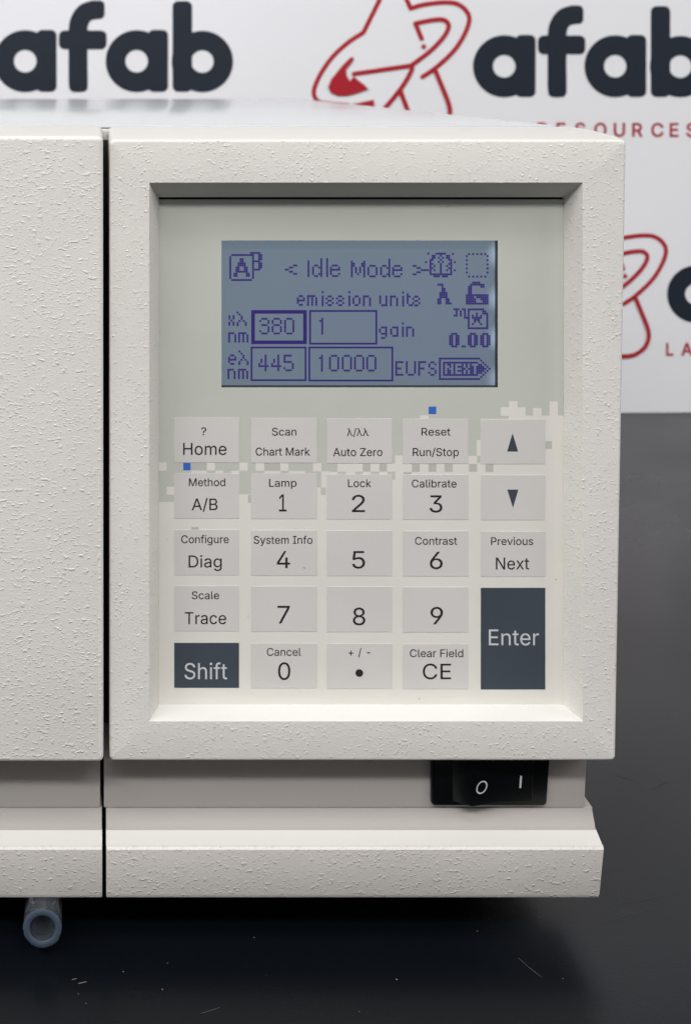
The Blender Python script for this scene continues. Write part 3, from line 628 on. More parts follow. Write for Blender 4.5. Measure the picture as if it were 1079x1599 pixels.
def emblem(f):
    q = lambda L: [(480 + x / 3.597, y / 3.597) for x, y in L]
    g = Flat(f)
    w = 7.0
    g.stroke(q([(455, -95), (405, 0), (315, 183)]), w, False)
    g.stroke(q([(315, 183), (235, 235), (150, 312), (85, 400), (46, 480), (38, 530), (60, 568), (110, 580), (230, 592)]), w)
    g.stroke(q([(530, -95), (553, -10), (578, 48)]), w, False)
    g.stroke(q([(578, 48), (650, 27), (760, 14), (835, 22), (885, 58), (905, 110), (880, 190), (820, 285), (720, 380), (645, 432)]), w)
    g.stroke(q([(640, 218), (605, 132)]), w, False)
    g.stroke(q([(605, 132), (700, 113), (765, 113), (790, 148), (762, 208), (690, 285), (585, 366)]), w)
    g.stroke(q([(585, 368), (420, 392), (262, 415)]), w)
    g.stroke(q([(585, 368), (582, 400), (520, 505), (400, 650)]), w)
    g.stroke(q([(520, 505), (575, 650)]), w, False)
    g.stroke(q([(712, 385), (760, 500), (792, 585), (797, 640), (770, 700), (700, 745), (600, 752)]), w)
    g.disc(480 + 652 / 3.597, 261 / 3.597, 3.7)
    g.stroke(q([(250, 332), (210, 372), (170, 420)]), 6.5)
    g.add(q([(240, 338), (185, 385), (135, 445), (118, 490), (135, 522), (175, 538), (225, 538), (285, 522), (345, 500), (318, 474), (285, 450), (262, 428), (240, 455), (222, 425), (218, 390), (256, 345)]),
          [tuple(range(16))])
    g.add(q([(215, 592), (290, 578), (372, 560), (380, 612), (360, 640), (250, 610)]), [tuple(range(6))])
    g.build('emblem', M['red'], banner)


def row2(x, y, k=0.92):
    return (1003 + (x - 691) * k, 366 + (y - 2) * k)


wordmark(-8.5, 143.5, 1.0)
wordmark(737.5, 151.5, 1.0)
ox, ob = row2(737.5, 151.5)
wordmark(1042, 504, 0.92)
emblem(lambda x, y: (x, y))
emblem(row2)
# red line under the wordmark, widely spaced capitals
XS = {0: 737, 1: 763, 2: 793, 3: 839, 4: 869, 5: 898, 6: 928, 7: 959, 8: 988, 9: 1018, 10: 1047, 11: 1073}
for f, base, h, s in ((lambda x: x, 213.0, 20.5, 1.0), (lambda x: 1003 + (x - 691) * 0.92 - 4, 556.5, 19, 0.93)):
    first = None
    for k_, ch in enumerate("LABRESOURCES"):
        x = XS[k_] - 0.5
        wd = {'L': 11, 'I': 4, 'E': 12.5, 'O': 18.5, 'U': 16.5, 'C': 18, 'A': 18}.get(ch, 15) * s
        o = put_text('tagline' if first is None else 'letter', ch, f(x), f(x) + wd, base + (k_ - 8) * 0.15, h, TB - 0.004, M['red'], banner if first is None else first,
                     warp=warp, offset=0.7)
        first = first or o

# ------------------------------------------------------------------ the instrument
det = empty('laboratory_detector', (0, 0, 0), 'off-white textured laboratory detector with backlit display, keypad and black power switch', 'lab instrument')
XL = -16.4                                          # left end, outside the frame

# casing and lid
LIDZ = EYE_Z - 1.35
bevelled('casing', [(x, y, z) for x in (XL, 12.86) for y in (3.1, 50.0) for z in (1.7, LIDZ - 0.10)], BOXF, M['wall'], det, 0.06)
box('lid', (XL, 3.14, LIDZ - 0.094), (12.92, 50.1, LIDZ), M['lid'], det, 0.04, 3)
# dark chassis face behind the gap between door and panel
M['chassis'] = mat('dark_grey_chassis', srgb(48, 50, 45), 0.6, 0.3)
box('chassis_plate', (-16.0, 2.9, 2.0), (12.7, 3.095, LIDZ - 0.4), M['chassis'], det, 0)
for fx in (-14.5, 10.8):
    for fy in (6, 46):
        cyl('rubber_foot', (fx, fy, 0), 0.9, 1.69, M['foot'], det)


def ring_pts(x0, x1t, x1b, zb, zt, r, t, n=6):
    """rounded rectangle in the x-z plane, clockwise from the top left, right side may lean"""
    pts = []
    for cx, cz, a0 in ((x0 + r, zt - r, 180), (x1t - r, zt - r, 90), (x1b - r, zb + r, 0), (x0 + r, zb + r, -90)):
        for i in range(n + 1):
            a = math.radians(a0 - 90 * i / n)
            pts.append((cx + r * math.cos(a), t, cz + r * math.sin(a)))
    return pts


def loft(name, rings, m_, parent, smooth=38, cap0=False, cap1=False, mats_at=None):
    n = len(rings[0])
    vs = [p for r in rings for p in r]
    fs, idx = [], []
    for k in range(len(rings) - 1):
        for i in range(n):
            fs.append((k * n + i, k * n + (i + 1) % n, (k + 1) * n + (i + 1) % n, (k + 1) * n + i))
            idx.append(mats_at(k, i) if mats_at else 0)
    if cap0:
        fs.append(tuple(range(n - 1, -1, -1)))
        idx.append(0)
    if cap1:
        fs.append(tuple(range((len(rings) - 1) * n, len(rings) * n)))
        idx.append(0)
    return mesh(name, vs, fs, m_, parent, smooth, idx, fix=True)


def shell_rings(x0, xt, xb, zb, zt, r, t0, e, drops, ins):
    """outer skin from the front face edge backwards; drops/ins = top rise and right inset by depth"""
    R = []
    for k in range(5):
        a = math.pi / 2 * k / 4
        i_ = e * (1 - math.sin(a))
        R.append(ring_pts(x0 + i_, xt - i_, xb - i_, zb + i_, zt - i_, max(r - i_, 0.01), t0 + e * (1 - math.cos(a))))
    for t, dz, di in zip((0.35, 1.0, 1.9, 3.0), drops, ins):
        R.append(ring_pts(x0, xt - di, xb - di, zb, zt + dz, r, t0 * 0 + t))
    return R


# display panel: textured frame with a chamfered window opening
p_tl, p_tr, p_br = W(171.5, 218, 0), W(977.5, 218, 0), W(961, 1188.5, 0)
x0, xt, xb, zt, zb = p_tl[0], p_tr[0], p_br[0], p_tl[2], p_br[2]
TM = 0.66                                            # membrane depth
oi0, oi1 = W(248.5, 308, 0.58), W(881.5, 1102.5, 0.58)
oo0, oo1 = W(233.5, 285, 0), W(909.5, 1126.5, 0)
e = 0.075
hole = []
hole.append(ring_pts(oi0[0], oi1[0], oi1[0], oi1[2], oi0[2], 0.015, 0.80))
hole.append(ring_pts(oi0[0], oi1[0], oi1[0], oi1[2], oi0[2], 0.015, 0.58))
hole.append(ring_pts(oo0[0], oo1[0], oo1[0], oo1[2], oo0[2], 0.015, 0.0))
outer = shell_rings(x0, xt, xb, zb, zt, 0.13, 0.0, e, (0.06, 0.134, 0.20, 0.222), (0.03, 0.14, 0.24, 0.31))
M['chamfer'] = mat('smooth_enamel_chamfer', srgb(211, 209, 205), 0.42, 0.4)
bump(M['chamfer'], noise(M['chamfer'], 800, 3), 0.00003)
npr = 28
loft('display_frame', hole + outer, [M['paint_right'], M['chamfer'], M['top']], det, 30,
     mats_at=lambda k, i: 1 if (k <= 1 and i in (6, 20)) else (2 if (k >= 7 and 2 < i < 12) else 0))

# left door, standing a little prouder
d_tl, d_br = W(-200, 213, -0.15), W(161.5, 1190.5, -0.15)
dz_ = d_tl[2]
R = shell_rings(XL, d_br[0], d_br[0] + .01, d_br[2], dz_, 0.13, -0.15, 0.10, (0.05, 0.10, 0.15, 0.175), (0.0, 0.0, 0.0, 0.0))
loft('front_door', R, [M['paint_left'], M['top']], det, cap0=True, mats_at=lambda k, i: 1 if (k >= 4 and 2 < i < 12) else 0)

# recessed strip under the panels and the projecting skirt, left and right lengths
TR = 0.85                                            # depth of the recessed strip
zc = W(0, 1261, TR)[2]
upper = [(TR, W(0, 1184, TR)[2]), (TR, zc), (3.0, zc), (3.0, W(0, 1184, TR)[2])]
zc -= 0.006
lower = [(3.0, zc), (TR - .03, zc), (0.80, W(0, 1267, 0.80)[2]), (0.63, W(0, 1287, 0.63)[2]), (0.58, W(0, 1295, 0.58)[2]),
         (0.54, W(0, 1296.3, 0.54)[2]), (0.10, W(0, 1320, 0.10)[2]), (0.03, W(0, 1322, 0.03)[2]), (-0.02, W(0, 1327, -0.02)[2]),
         (-0.02, W(0, 1396, -0.02)[2]), (0.03, W(0, 1401, 0.03)[2]), (3.0, W(0, 1401, 0.03)[2])]


def skirt(name, xa, xb_, lean):
    n = len(lower)
    vs, fs, idx = [], [], []
    c = 0.05
    zlo = lower[-1][1]
    zhi = lower[8][1]
    lf = lambda z: -lean * max(0, min(1, (zhi - z) / (zhi - zlo)))
    cols = [(xa, c), (xa + c * .3, c * .3), (xa + c, 0), (xb_ - c, 0), (xb_ - c * .3, c * .3), (xb_, c)]
    for x, s in cols:
        for j, (y, z) in enumerate(lower):
            yy = y + (s if y < 2.5 else 0)
            vs.append((x + (lf(z) if x > 0.5 * (xa + xb_) else 0), yy, z))
    for k in range(len(cols) - 1):
        for i in range(n):
            fs.append((k * n + i, k * n + (i + 1) % n, (k + 1) * n + (i + 1) % n, (k + 1) * n + i))
            idx.append(0 if 6 <= i <= 10 else (1 if i < 5 else 2))
    fs.append(tuple(range(n)))
    idx.append(1)
    fs.append(tuple(range(len(cols) * n - 1, (len(cols) - 1) * n - 1, -1)))
    idx.append(0)
    return mesh(name, vs, fs, [M['paint_skirt'], M['trim'], M['top']], det, 38, idx, fix=True)


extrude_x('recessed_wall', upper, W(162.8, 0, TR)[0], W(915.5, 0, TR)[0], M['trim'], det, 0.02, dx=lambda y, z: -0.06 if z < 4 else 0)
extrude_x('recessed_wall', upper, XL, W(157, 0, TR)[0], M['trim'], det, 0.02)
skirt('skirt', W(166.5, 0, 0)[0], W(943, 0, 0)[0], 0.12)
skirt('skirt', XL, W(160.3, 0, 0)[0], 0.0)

# black backing in the window opening
bp0, bp1 = W(240, 300, 1.0), W(892, 1112, 1.0)
box('window_backing', (bp0[0], 1.2, bp1[2]), (bp1[0], 1.4, bp0[2]), M['black_gap'], det, 0)

# ------------------------------------------------------------------ membrane with printed pixel pattern
LCD = (346.2, 375.5, 777.0, 605.0)
BD = (247.0, 311.5, 880.3, 1108.0)
S, C, B_, G = 1, 0, 2, 3
paint = [(S, 0, 0, 2000, 626), (S, 0, 626, 794, 654), (S, 820, 626, 832, 649), (S, 820, 626, 881, 649), (S, 781, 626, 881, 649),
         (S, 0, 650, 750, 711), (S, 0, 711, 617, 724), (S, 617, 711, 617.5, 711.5),
         (C, 794.5, 626.5, 807.5, 650), (C, 781.5, 636, 820, 649.5), (C, 832, 637, 845, 649.5), (C, 857.5, 627, 870.5, 649.5), (C, 794.5, 649.3, 881, 654),
         (S, 731, 640, 750, 712), (C, 744, 687, 750, 712), (C, 731, 712, 744.5, 724), (S, 744.5, 712, 750, 723),
         (S, 0, 724, 527, 737), (S, 0, 737, 249 + 23, 784), (S, 272, 737, 512, 742), (S, 374, 737, 392, 772), (S, 493, 737, 502, 761), (S, 501, 761, 509, 773),
         (G, 387.5, 773, 392, 785), (G, 400, 808, 412, 810.5), (G, 299, 823, 310.5, 829),
         (C, 247, 722, 260.5, 735), (C, 260.6, 760, 272, 772.5), (B_, 286.6, 722.8, 298, 734.5), (G, 298, 722.5, 323, 734.5), (C, 323.5, 722.5, 336, 734.5),
         (C, 374, 722.5, 387, 734.8), (C, 399.7, 723, 412.7, 735), (G, 412.7, 723, 438, 735), (C, 438, 723, 450.5, 735), (C, 489, 723, 502, 736),
         (C, 299, 735, 323, 738.6), (C, 337, 735, 349, 738.6), (C, 361.5, 735, 374, 741), (C, 413, 735.5, 438, 739), (C, 450.8, 735.5, 476.5, 739),
         (C, 501.6, 736, 514, 761.5),
         (S, 527, 736.5, 540, 741), (S, 554, 736.5, 567, 741), (S, 579, 736.5, 592, 741), (S, 605, 736.5, 617, 741), (S, 612, 741, 617, 749),
         (G, 566.3, 724, 578.5, 736.5), (G, 592, 724, 604, 736.5), (S, 612, 650, 617, 723), (C, 617, 711, 628, 724),
         (G, 630, 737, 642.5, 741), (G, 643, 724.3, 655.3, 736.8), (G, 668.8, 724.3, 681.2, 736.8), (G, 694, 724.3, 706.5, 736.8),
         (G, 732, 724.3, 744.5, 736.8), (G, 757.5, 724.6, 770, 737), (G, 850, 689, 861.5, 701),
         (C, 655.5, 648.5, 669, 654), (B_, 669, 634.8, 681, 646.8)]
xs = sorted(set([BD[0], BD[2], LCD[0], LCD[2]] + [v for p in paint for v in (p[1], p[3]) if BD[0] < v < BD[2]]))
ys = sorted(set([BD[1], BD[3], LCD[1], LCD[3]] + [v for p in paint for v in (p[2], p[4]) if BD[1] < v < BD[3]]))
vs = [W(x, y, TM) for y in ys for x in xs]
fs, idx = [], []
for j in range(len(ys) - 1):
    for i in range(len(xs) - 1):
        cx, cy = (xs[i] + xs[i + 1]) / 2, (ys[j] + ys[j + 1]) / 2
        if LCD[0] < cx < LCD[2] and LCD[1] < cy < LCD[3]:
            continue
        c = C
        for p in paint:
            if p[1] <= cx <= p[3] and p[2] <= cy <= p[4]:
                c = p[0]
        k = j * len(xs) + i
        fs.append((k, k + len(xs), k + len(xs) + 1, k + 1))
        idx.append(c)
mem = mesh('keypad_membrane', vs, fs, [M['cream'], M['sage'], M['blue'], M['grey_sq']], det, None, idx)
# thickness of the film at its outer edge and round the display cut-out
TE = TM + 0.06
e0, e1 = W(BD[0], BD[1], TM), W(BD[2], BD[3], TM)
ev = [(x, y, z) for y in (TM + .002, TE) for x, z in ((e0[0], e0[2]), (e1[0], e0[2]), (e1[0], e1[2]), (e0[0], e1[2]))]
mesh('membrane_edge', ev, [(0, 1, 5, 4), (1, 2, 6, 5), (2, 3, 7, 6), (3, 0, 4, 7)], M['cream'], mem)
TL = TM + 0.26
l0, l1 = W(LCD[0], LCD[1], TM), W(LCD[2], LCD[3], TM)
M['lcd_rim'] = mat('dark_display_rim', srgb(120, 122, 114), 0.6, 0.3)
ev = [(x, y, z) for y in (TM + .002, TL + .05) for x, z in ((l0[0], l0[2]), (l1[0], l0[2]), (l1[0], l1[2]), (l0[0], l1[2]))]

# ------------------------------------------------------------------ display
disp = mesh('display_screen', [W(330, 355, TL), W(795, 355, TL), W(795, 625, TL), W(330, 625, TL)], [(0, 3, 2, 1)], M['lcd'], det)
mesh('display_rim', ev, [(0, 1, 5, 4), (1, 2, 6, 5), (2, 3, 7, 6), (3, 0, 4, 7)], M['lcd_rim'], disp)
# emission of the backlight: even glow, with the small lamps at the right edge showing
m = M['lcd']
bs = m.node_tree.nodes['Principled BSDF']
tc = nd(m, 'ShaderNodeTexCoord')
glow = None
for (gx, gy, gr, ga) in ((783, 398, 20, 1.0), (783, 466, 20, 1.0), (783, 528, 20, 1.0), (783, 592, 20, 0.8)):
    p = W(gx, gy, TL)
    vd = nd(m, 'ShaderNodeVectorMath', operation='DISTANCE')
    lk(m, tc.outputs['Object'], vd.inputs[0])
    vd.inputs[1].default_value = tuple(c * CM for c in p)
    g_ = mapr(m, vd.outputs['Value'], 0, gr * 1.5 / 61 * CM, ga, 0)
    glow = g_ if glow is None else mth(m, 'ADD', glow, g_)
em = mth(m, 'MULTIPLY_ADD', glow, 0.7, 0.32)
bs.inputs['Emission Color'].default_value = srgb(164, 184, 204)
lk(m, em, bs.inputs['Emission Strength'])
M['pane'] = bpy.data.materials.new('clear_window_film')
M['pane'].use_nodes = True
nt = M['pane'].node_tree
nt.nodes.clear()
out = nt.nodes.new('ShaderNodeOutputMaterial')
mx = nt.nodes.new('ShaderNodeMixShader')
tr = nt.nodes.new('ShaderNodeBsdfTransparent')
gl = nt.nodes.new('ShaderNodeBsdfGlossy')
gl.inputs['Roughness'].default_value = 0.25
fr = nt.nodes.new('ShaderNodeFresnel')
fr.inputs['IOR'].default_value = 1.4
nt.links.new(fr.outputs[0], mx.inputs[0])
nt.links.new(tr.outputs[0], mx.inputs[1])
nt.links.new(gl.outputs[0], mx.inputs[2])
nt.links.new(mx.outputs[0], out.inputs[0])
pz = 0.03
mesh('window_pane', [W(LCD[0] + .5, LCD[1] + .5, TM + pz), W(LCD[2] - .5, LCD[1] + .5, TM + pz), W(LCD[2] - .5, LCD[3] - .5, TM + pz), W(LCD[0] + .5, LCD[3] - .5, TM + pz)], [(0, 3, 2, 1)], M['pane'], disp)

F9 = {'<': ["....##", "..##..", "##....", "..##..", "....##"], '>': ["##......", "..##....", "....####", "..##....", "##......"],
      'd': ["....#", "....#", "....#", ".##.#", "#..##", "#...#", "#...#", "#..##", ".##.#"], 'I': ["#"] * 8, 'l': ["#"] * 9,
      'e': [".###.", "#...#", "#####", "#....", "#...#", ".###."], 'o': [".###.", "#...#", "#...#", "#...#", "#...#", ".###."],
      'M': ["#.....#", "##...##", "##...##", "#.#.#.#", "#.#.#.#", "#.#.#.#", "#..#..#", "#.....#"]}
F5 = {'e': [".##.", "#..#", "####", "#...", ".##."], 'm': ["####.", "#.#.#", "#.#.#", "#.#.#", "#.#.#"], 'i': ["#", ".", "#", "#", "#", "#", "#"],
      's': [".##.", "#..#", ".##.", "#..#", ".##."], 'o': [".##.", "#..#", "#..#", "#..#", ".##."], 'n': ["###.", "#..#", "#..#", "#..#", "#..#"],
      'u': ["#..#", "#..#", "#..#", "#..#", ".###"], 't': ["#..", "##.", "#..", "#..", "#..", ".##"], 'x': ["#.#", "#.#", ".#.", "#.#", "#.#"],
      'L': ["#....", ".#...", "..#..", "..#..", ".#.#.", "#...#", "#...#"], 'g': [".###", "#..#", "#..#", ".###", "...#", ".##."],
      'a': [".###", "#..#", "#..#", "#..#", ".###"], 'E': ["####", "#...", "#...", "###.", "#...", "#...", "####"],
      'U': ["#...#", "#...#", "#...#", "#...#", "#...#", "#...#", ".###."], 'F': ["####", "#...", "#...", "###.", "#...", "#...", "#..."],
      'S': [".##.", "#..#", "#...", ".##.", "...#", "#..#", ".##."]}
FD = {'3': [".###.", "#...#", "....#", ".###.", "....#", "....#", "#...#", ".###."], '8': [".###.", "#...#", "#...#", ".###.", "#...#", "#...#", "#...#", ".###."],
      '0': [".###.", "#...#", "#...#", "#...#", "#...#", "#...#", "#...#", ".###."], '4': ["...#.", "...#.", ".#.#.", ".#.#.", "#..#.", "#####", "...#.", "...#."],
      '5': ["####.", "#....", "#....", "####.", "....#", "....#", "#...#", ".###."], '1': [".#", "##", ".#", ".#", ".#", ".#", ".#", ".#"],
      'Z': [".###.", "##.##", "##.##", "##.##", "##.##", "##.##", ".###."]}
ICON_AB = ["..........#####.", ".###########..##", "#..........#..##", "#....##....#..##", "#....##....####.", "#...####...#..##", "#...####...#..##",
           "#..##..##..#..##", "#..##..##..####.", "#..######..#....", "#.##....##.#....", "#.##....##.#....", "#..........#....", ".##########....."]
ICON_LAMP = ["...#####...", ".##..#..##.", ".##.#.#.##.", "##...#...##", "#...#.#...#", "##...#...##", "#.#..#..#.#", "##...#...##", "#.#..#..#.#", "#....#....#", "###########", "..###.###.."]
ICON_LAMBDA = ["###....", "..#....", "..##...", "..##...", ".####..", ".####..", ".####..", "##..##.", "##..##.", "##..###"]
ICON_LOCK = ["...####....", "..#######..", ".##....##..", ".##........", ".##........", ".##........", "###########", "####.######", "#####..####", "#####...###", "###########"]
ICON_CHART = ["########..", "#......##.", "#...#..###", "#.#.#.#..#", "#.#####..#", "#..###...#", "#..#.#...#", "#.#...#..#", "#........#", "##########"]
ICON_SQUIG = ["###.##.", ".#.#.#.", ".#.#.#.", "##.#.#.", ".....##"]
NX = ["####################.....", "#...................#....", "#.#################..#...", "#.#.##.#...#.#.#...##.#..", "#.#..#.#.###.#.##.####.#.",
      "#.#.#..#...##.###.#####.#", "#.#.##.#.###.#.##.####.#.", "#.#.##.#...#.#.##.###.#..", "#.#################..#...", "#...................#....", "####################....."]
DX, DY = 3.225, 3.275


def lcd_group(name, items, bars=()):
    """items: (bitmap, x, y) with x, y the centre of the first dot; bars: solid runs x0 y0 x1 y1"""
    vs, fs = [], []
    for it in items:
        bm_, x, y = it[:3]
        dy = it[3] if len(it) > 3 else DY
        for r, row in enumerate(bm_):
            for c, ch in enumerate(row):
                if ch == '#':
                    cx, cy, k = x + c * DX, y + r * dy, len(vs)
                    a, b = DX * 0.46, dy * 0.46
                    vs += [W(cx - a, cy - b, TL - .01), W(cx + a, cy - b, TL - .01), W(cx + a, cy + b, TL - .01), W(cx - a, cy + b, TL - .01)]
                    fs.append((k, k + 3, k + 2, k + 1))
    for x0_, y0_, x1_, y1_ in bars:
        k = len(vs)
        vs += [W(x0_, y0_, TL - .01), W(x1_, y0_, TL - .01), W(x1_, y1_, TL - .01), W(x0_, y1_, TL - .01)]
        fs.append((k, k + 3, k + 2, k + 1))
    return mesh(name, vs, fs, M['lcd_dot'], disp)


def frame_bars(x0_, y0_, x1_, y1_, w):
    return [(x0_, y0_, x1_, y0_ + w), (x0_, y1_ - w, x1_, y1_), (x0_, y0_ + w, x0_ + w, y1_ - w), (x1_ - w, y0_ + w, x1_, y1_ - w)]


T9 = 404.8
lcd_group('screen_lettering', [(F9['<'], 446.5, 414.5), (F9['I'], 481.8, T9 + DY), (F9['d'], 488.9, T9), (F9['l'], 510.9, T9), (F9['e'], 516.7, T9 + 3 * DY),
                               (F9['M'], 549.4, T9 + DY + .5), (F9['o'], 575.1, T9 + 3 * DY + .5), (F9['d'], 595, T9 + .5), (F9['e'], 613.7, T9 + 3 * DY + .6), (F9['>'], 645.5, 415.2)])
lcd_group('screen_lettering', [(F5['e'], 465.1, 462.4, 3.4), (F5['m'], 481.1, 462.4, 3.4), (F5['i'], 503.9, 456.2, 3.4), (F5['s'], 510.2, 462.8, 3.4), (F5['s'], 526.4, 462.8, 3.4),
                               (F5['i'], 545.6, 456.2, 3.4), (F5['o'], 551.9, 462.8, 3.4), (F5['n'], 568.1, 462.8, 3.4), (F5['u'], 593.6, 463, 3.4), (F5['n'], 610.3, 463, 3.4),
                               (F5['i'], 629.4, 456.6, 3.4), (F5['t'], 636.3, 459.6, 3.4), (F5['s'], 644.9, 463.2, 3.4)])
lcd_group('screen_lettering', [(F5['x'], 358.5, 493.9), (F5['L'], 371.3, 488.1), (F5['n'], 358.1, 520.3), (F5['m'], 373.8, 520.3)])
lcd_group('screen_lettering', [(F5['e'], 358.1, 555.1), (F5['L'], 374.1, 548.8), (F5['n'], 357, 577.3), (F5['m'], 373.4, 577.3)])
lcd_group('number_box', [(FD['3'], 406.7, 497.8), (FD['8'], 425.9, 497.8), (FD['0'], 445.4, 497.8)], frame_bars(392.6, 484.2, 479.2, 537.3, 5.6))
lcd_group('number_box', [(FD['1'], 500.1, 497.8)], frame_bars(482.9, 484.2, 589, 538, 2.8))
lcd_group('number_box', [(FD['4'], 405.3, 555.3), (FD['4'], 425.1, 555.3), (FD['5'], 444.5, 555.3)], frame_bars(391.7, 541.3, 478.6, 595, 2.7))
lcd_group('number_box', [(FD['1'], 499.6, 555.7), (FD['0'], 515.3, 555.7), (FD['0'], 535.2, 555.7), (FD['0'], 554.4, 555.7), (FD['0'], 573.4, 555.7)], frame_bars(481.8, 541.3, 613.9, 595.6, 2.7))
lcd_group('screen_lettering', [(F5['g'], 593.2, 511.3), (F5['a'], 610.7, 511.3), (F5['i'], 629, 505), (F5['n'], 635.3, 511.3)])
lcd_group('screen_lettering', [(F5['E'], 618.6, 565.5), (F5['U'], 635, 565.5), (F5['F'], 654.3, 565.5), (F5['S'], 670.2, 565.8)])
lcd_group('screen_icon', [(ICON_AB, 359.9, 395.0, 3.25)])
lcd_group('screen_icon', [(ICON_LAMP, 672, 396.1, 3.22), (["#"], 668.5, 396.1), (["#"], 665, 409.3), (["#"], 706.9, 396.4), (["#"], 709.9, 409.3), (["#"], 709.9, 422.1)])
sq = [(["#"], 732.2 + 6.33 * i, 396.7) for i in range(5)] + [(["#"], 732.2 + 6.33 * i, 431.9) for i in range(5)]
sq += [(["#"], 728.7, 399.9 + 6.4 * i) for i in range(5)] + [(["#"], 760.9, 399.9 + 6.4 * i) for i in range(5)]
lcd_group('screen_icon', sq)
lcd_group('screen_icon', [(ICON_LAMBDA, 684.1, 444.4)])
lcd_group('screen_icon', [(ICON_LOCK, 728.7, 441.3)])
lcd_group('screen_icon', [(ICON_CHART, 731.5, 483.1), (ICON_SQUIG, 709.5, 483)])
lcd_group('screen_lettering', [(FD['Z'], 702.6, 521.3), (["##"], 722, 540.9), (FD['Z'], 731.5, 521.3), (FD['Z'], 751, 521.3)])
lcd_group('screen_icon', [(NX, 686.6, 559.9, 3.2)])

# ------------------------------------------------------------------ keys and their legends
TK = TM - 0.007
KX = ((272.5, 373.5), (392.3, 495), (510.5, 612.3), (628.8, 731), (750.5, 851))
KY = ((652.5, 722), (739.5, 809.5), (827.5, 898), (915, 985.5), (1004, 1074))
keys = {(0, 0): [('?', 314.5, 322.5, 679.5, 12), ('Home', 286.5, 354, 710.2, 18.7)],
        (1, 0): [('Scan', 425, 463, 680, 12), ('Chart Mark', 399.5, 484, 711.3, 12.3)],
        (2, 0): [('λ/λλ', 542, 576, 680.5, 11.5), ('Auto Zero', 520.5, 597, 712, 12.3)],
        (3, 0): [('Reset', 658, 703, 680, 11.8), ('Run/Stop', 644.5, 716, 712, 12.3)],
        (0, 1): [('Method', 295.5, 352, 759, 12), ('A/B', 300, 340, 796.5, 18)],
        (1, 1): [('Lamp', 420.5, 463, 760, 12), ('1', 436, 447.5, 798.5, 26.5)],
        (2, 1): [('Lock', 543.5, 579.5, 760.5, 12), ('2', 549.5, 570, 799.5, 26.5)],
        (3, 1): [('Calibrate', 643, 712.5, 761, 12), ('3', 670.5, 690.5, 800, 26.5)],
        (0, 2): [('Configure', 283.5, 357.5, 848, 12), ('Diag', 295, 346.5, 886, 18.7)],
        (1, 2): [('System Info', 396.5, 488, 849, 12), ('4', 432.5, 453, 887, 26.5)],
        (2, 2): [('5', 550, 570, 887.5, 27)],
        (3, 2): [('Contrast', 648, 713.5, 850.5, 12), ('6', 671, 691, 888.5, 27)],
        (4, 2): [('Previous', 766.5, 832, 851, 12), ('Next', 774, 826, 889, 18.5)],
        (0, 3): [('Scale', 300, 342.5, 935.5, 12), ('Trace', 289, 353.5, 974.5, 18.7)],
        (1, 3): [('7', 433.5, 452.5, 973.5, 27.5)], (2, 3): [('8', 551, 570.5, 976, 27)], (3, 3): [('9', 672, 691.5, 975, 27)],
        (1, 4): [('Cancel', 417, 470, 1024, 12), ('0', 434.5, 453.5, 1061.5, 27)],
        (2, 4): [('+ / -', 544.5, 578, 1024.5, 12)],
        (3, 4): [('Clear Field', 640, 723, 1026, 12), ('CE', 660, 704, 1060.5, 24)],
        (0, 4): [('Shift', 288.5, 355, 1060.5, 25)],
        (4, 0): [], (4, 1): [], (4, 3): [('Enter', 763, 841, 1007.5, 24.5)]}
kb = {}
for (cx, cy), leg in keys.items():
    x0_, x1_ = KX[cx]
    y0_, y1_ = KY[cy]
    tl = 0.6 * cx
    y0_, y1_ = y0_ + tl, y1_ + tl
    dark = (cx, cy) in ((0, 4), (4, 3))
    if (cx, cy) == (4, 3):
        y0_, y1_ = 918, 1076.5
    a, b = W(x0_, y1_, TK), W(x1_, y0_, TK)
    k = bevelled('keypad_key', [(x, y, z) for x in (a[0], b[0]) for y in (TK, TM + .002) for z in (a[2], b[2])], BOXF, M['dark_key'] if dark else M['key'], det, 0)
    words = ' over '.join(reversed([t[0] for t in reversed(leg)]))
    if (cx, cy) == (4, 0):
        words = 'an up arrow'
    elif (cx, cy) == (4, 1):
        words = 'a down arrow'
    elif (cx, cy) == (2, 4):
        words = '+ / - over a dot'
    k['label'] = ('dark slate key marked ' if dark else 'pale grey key marked ') + words
    for (s, u0, u1, base, h) in leg:
        put_text('key_legend', s, u0, u1, base, h, TK - 0.004, M['pale_ink'] if dark else M['ink'], k, offset=0.04 if h > 15 else 0.06, space=260 if s == '+ / -' else 190)
    if (cx, cy) == (4, 0):
        mesh('key_legend', [W(800, 676.5, TK - .004), W(791.5, 705, TK - .004), W(808.5, 705, TK - .004)], [(0, 1, 2)], M['dark_key'], k)
    if (cx, cy) == (4, 1):
        mesh('key_legend', [W(800.5, 793, TK - .004), W(809, 764.5, TK - .004), W(792, 764.5, TK - .004)], [(0, 1, 2)], M['dark_key'], k)
    if (cx, cy) == (2, 4):
        mesh('key_legend', [W(561 + 6 * math.cos(i * .2618), 1051 + 6 * math.sin(i * .2618), TK - .004) for i in range(24)], [tuple(range(24))], M['ink'], k)

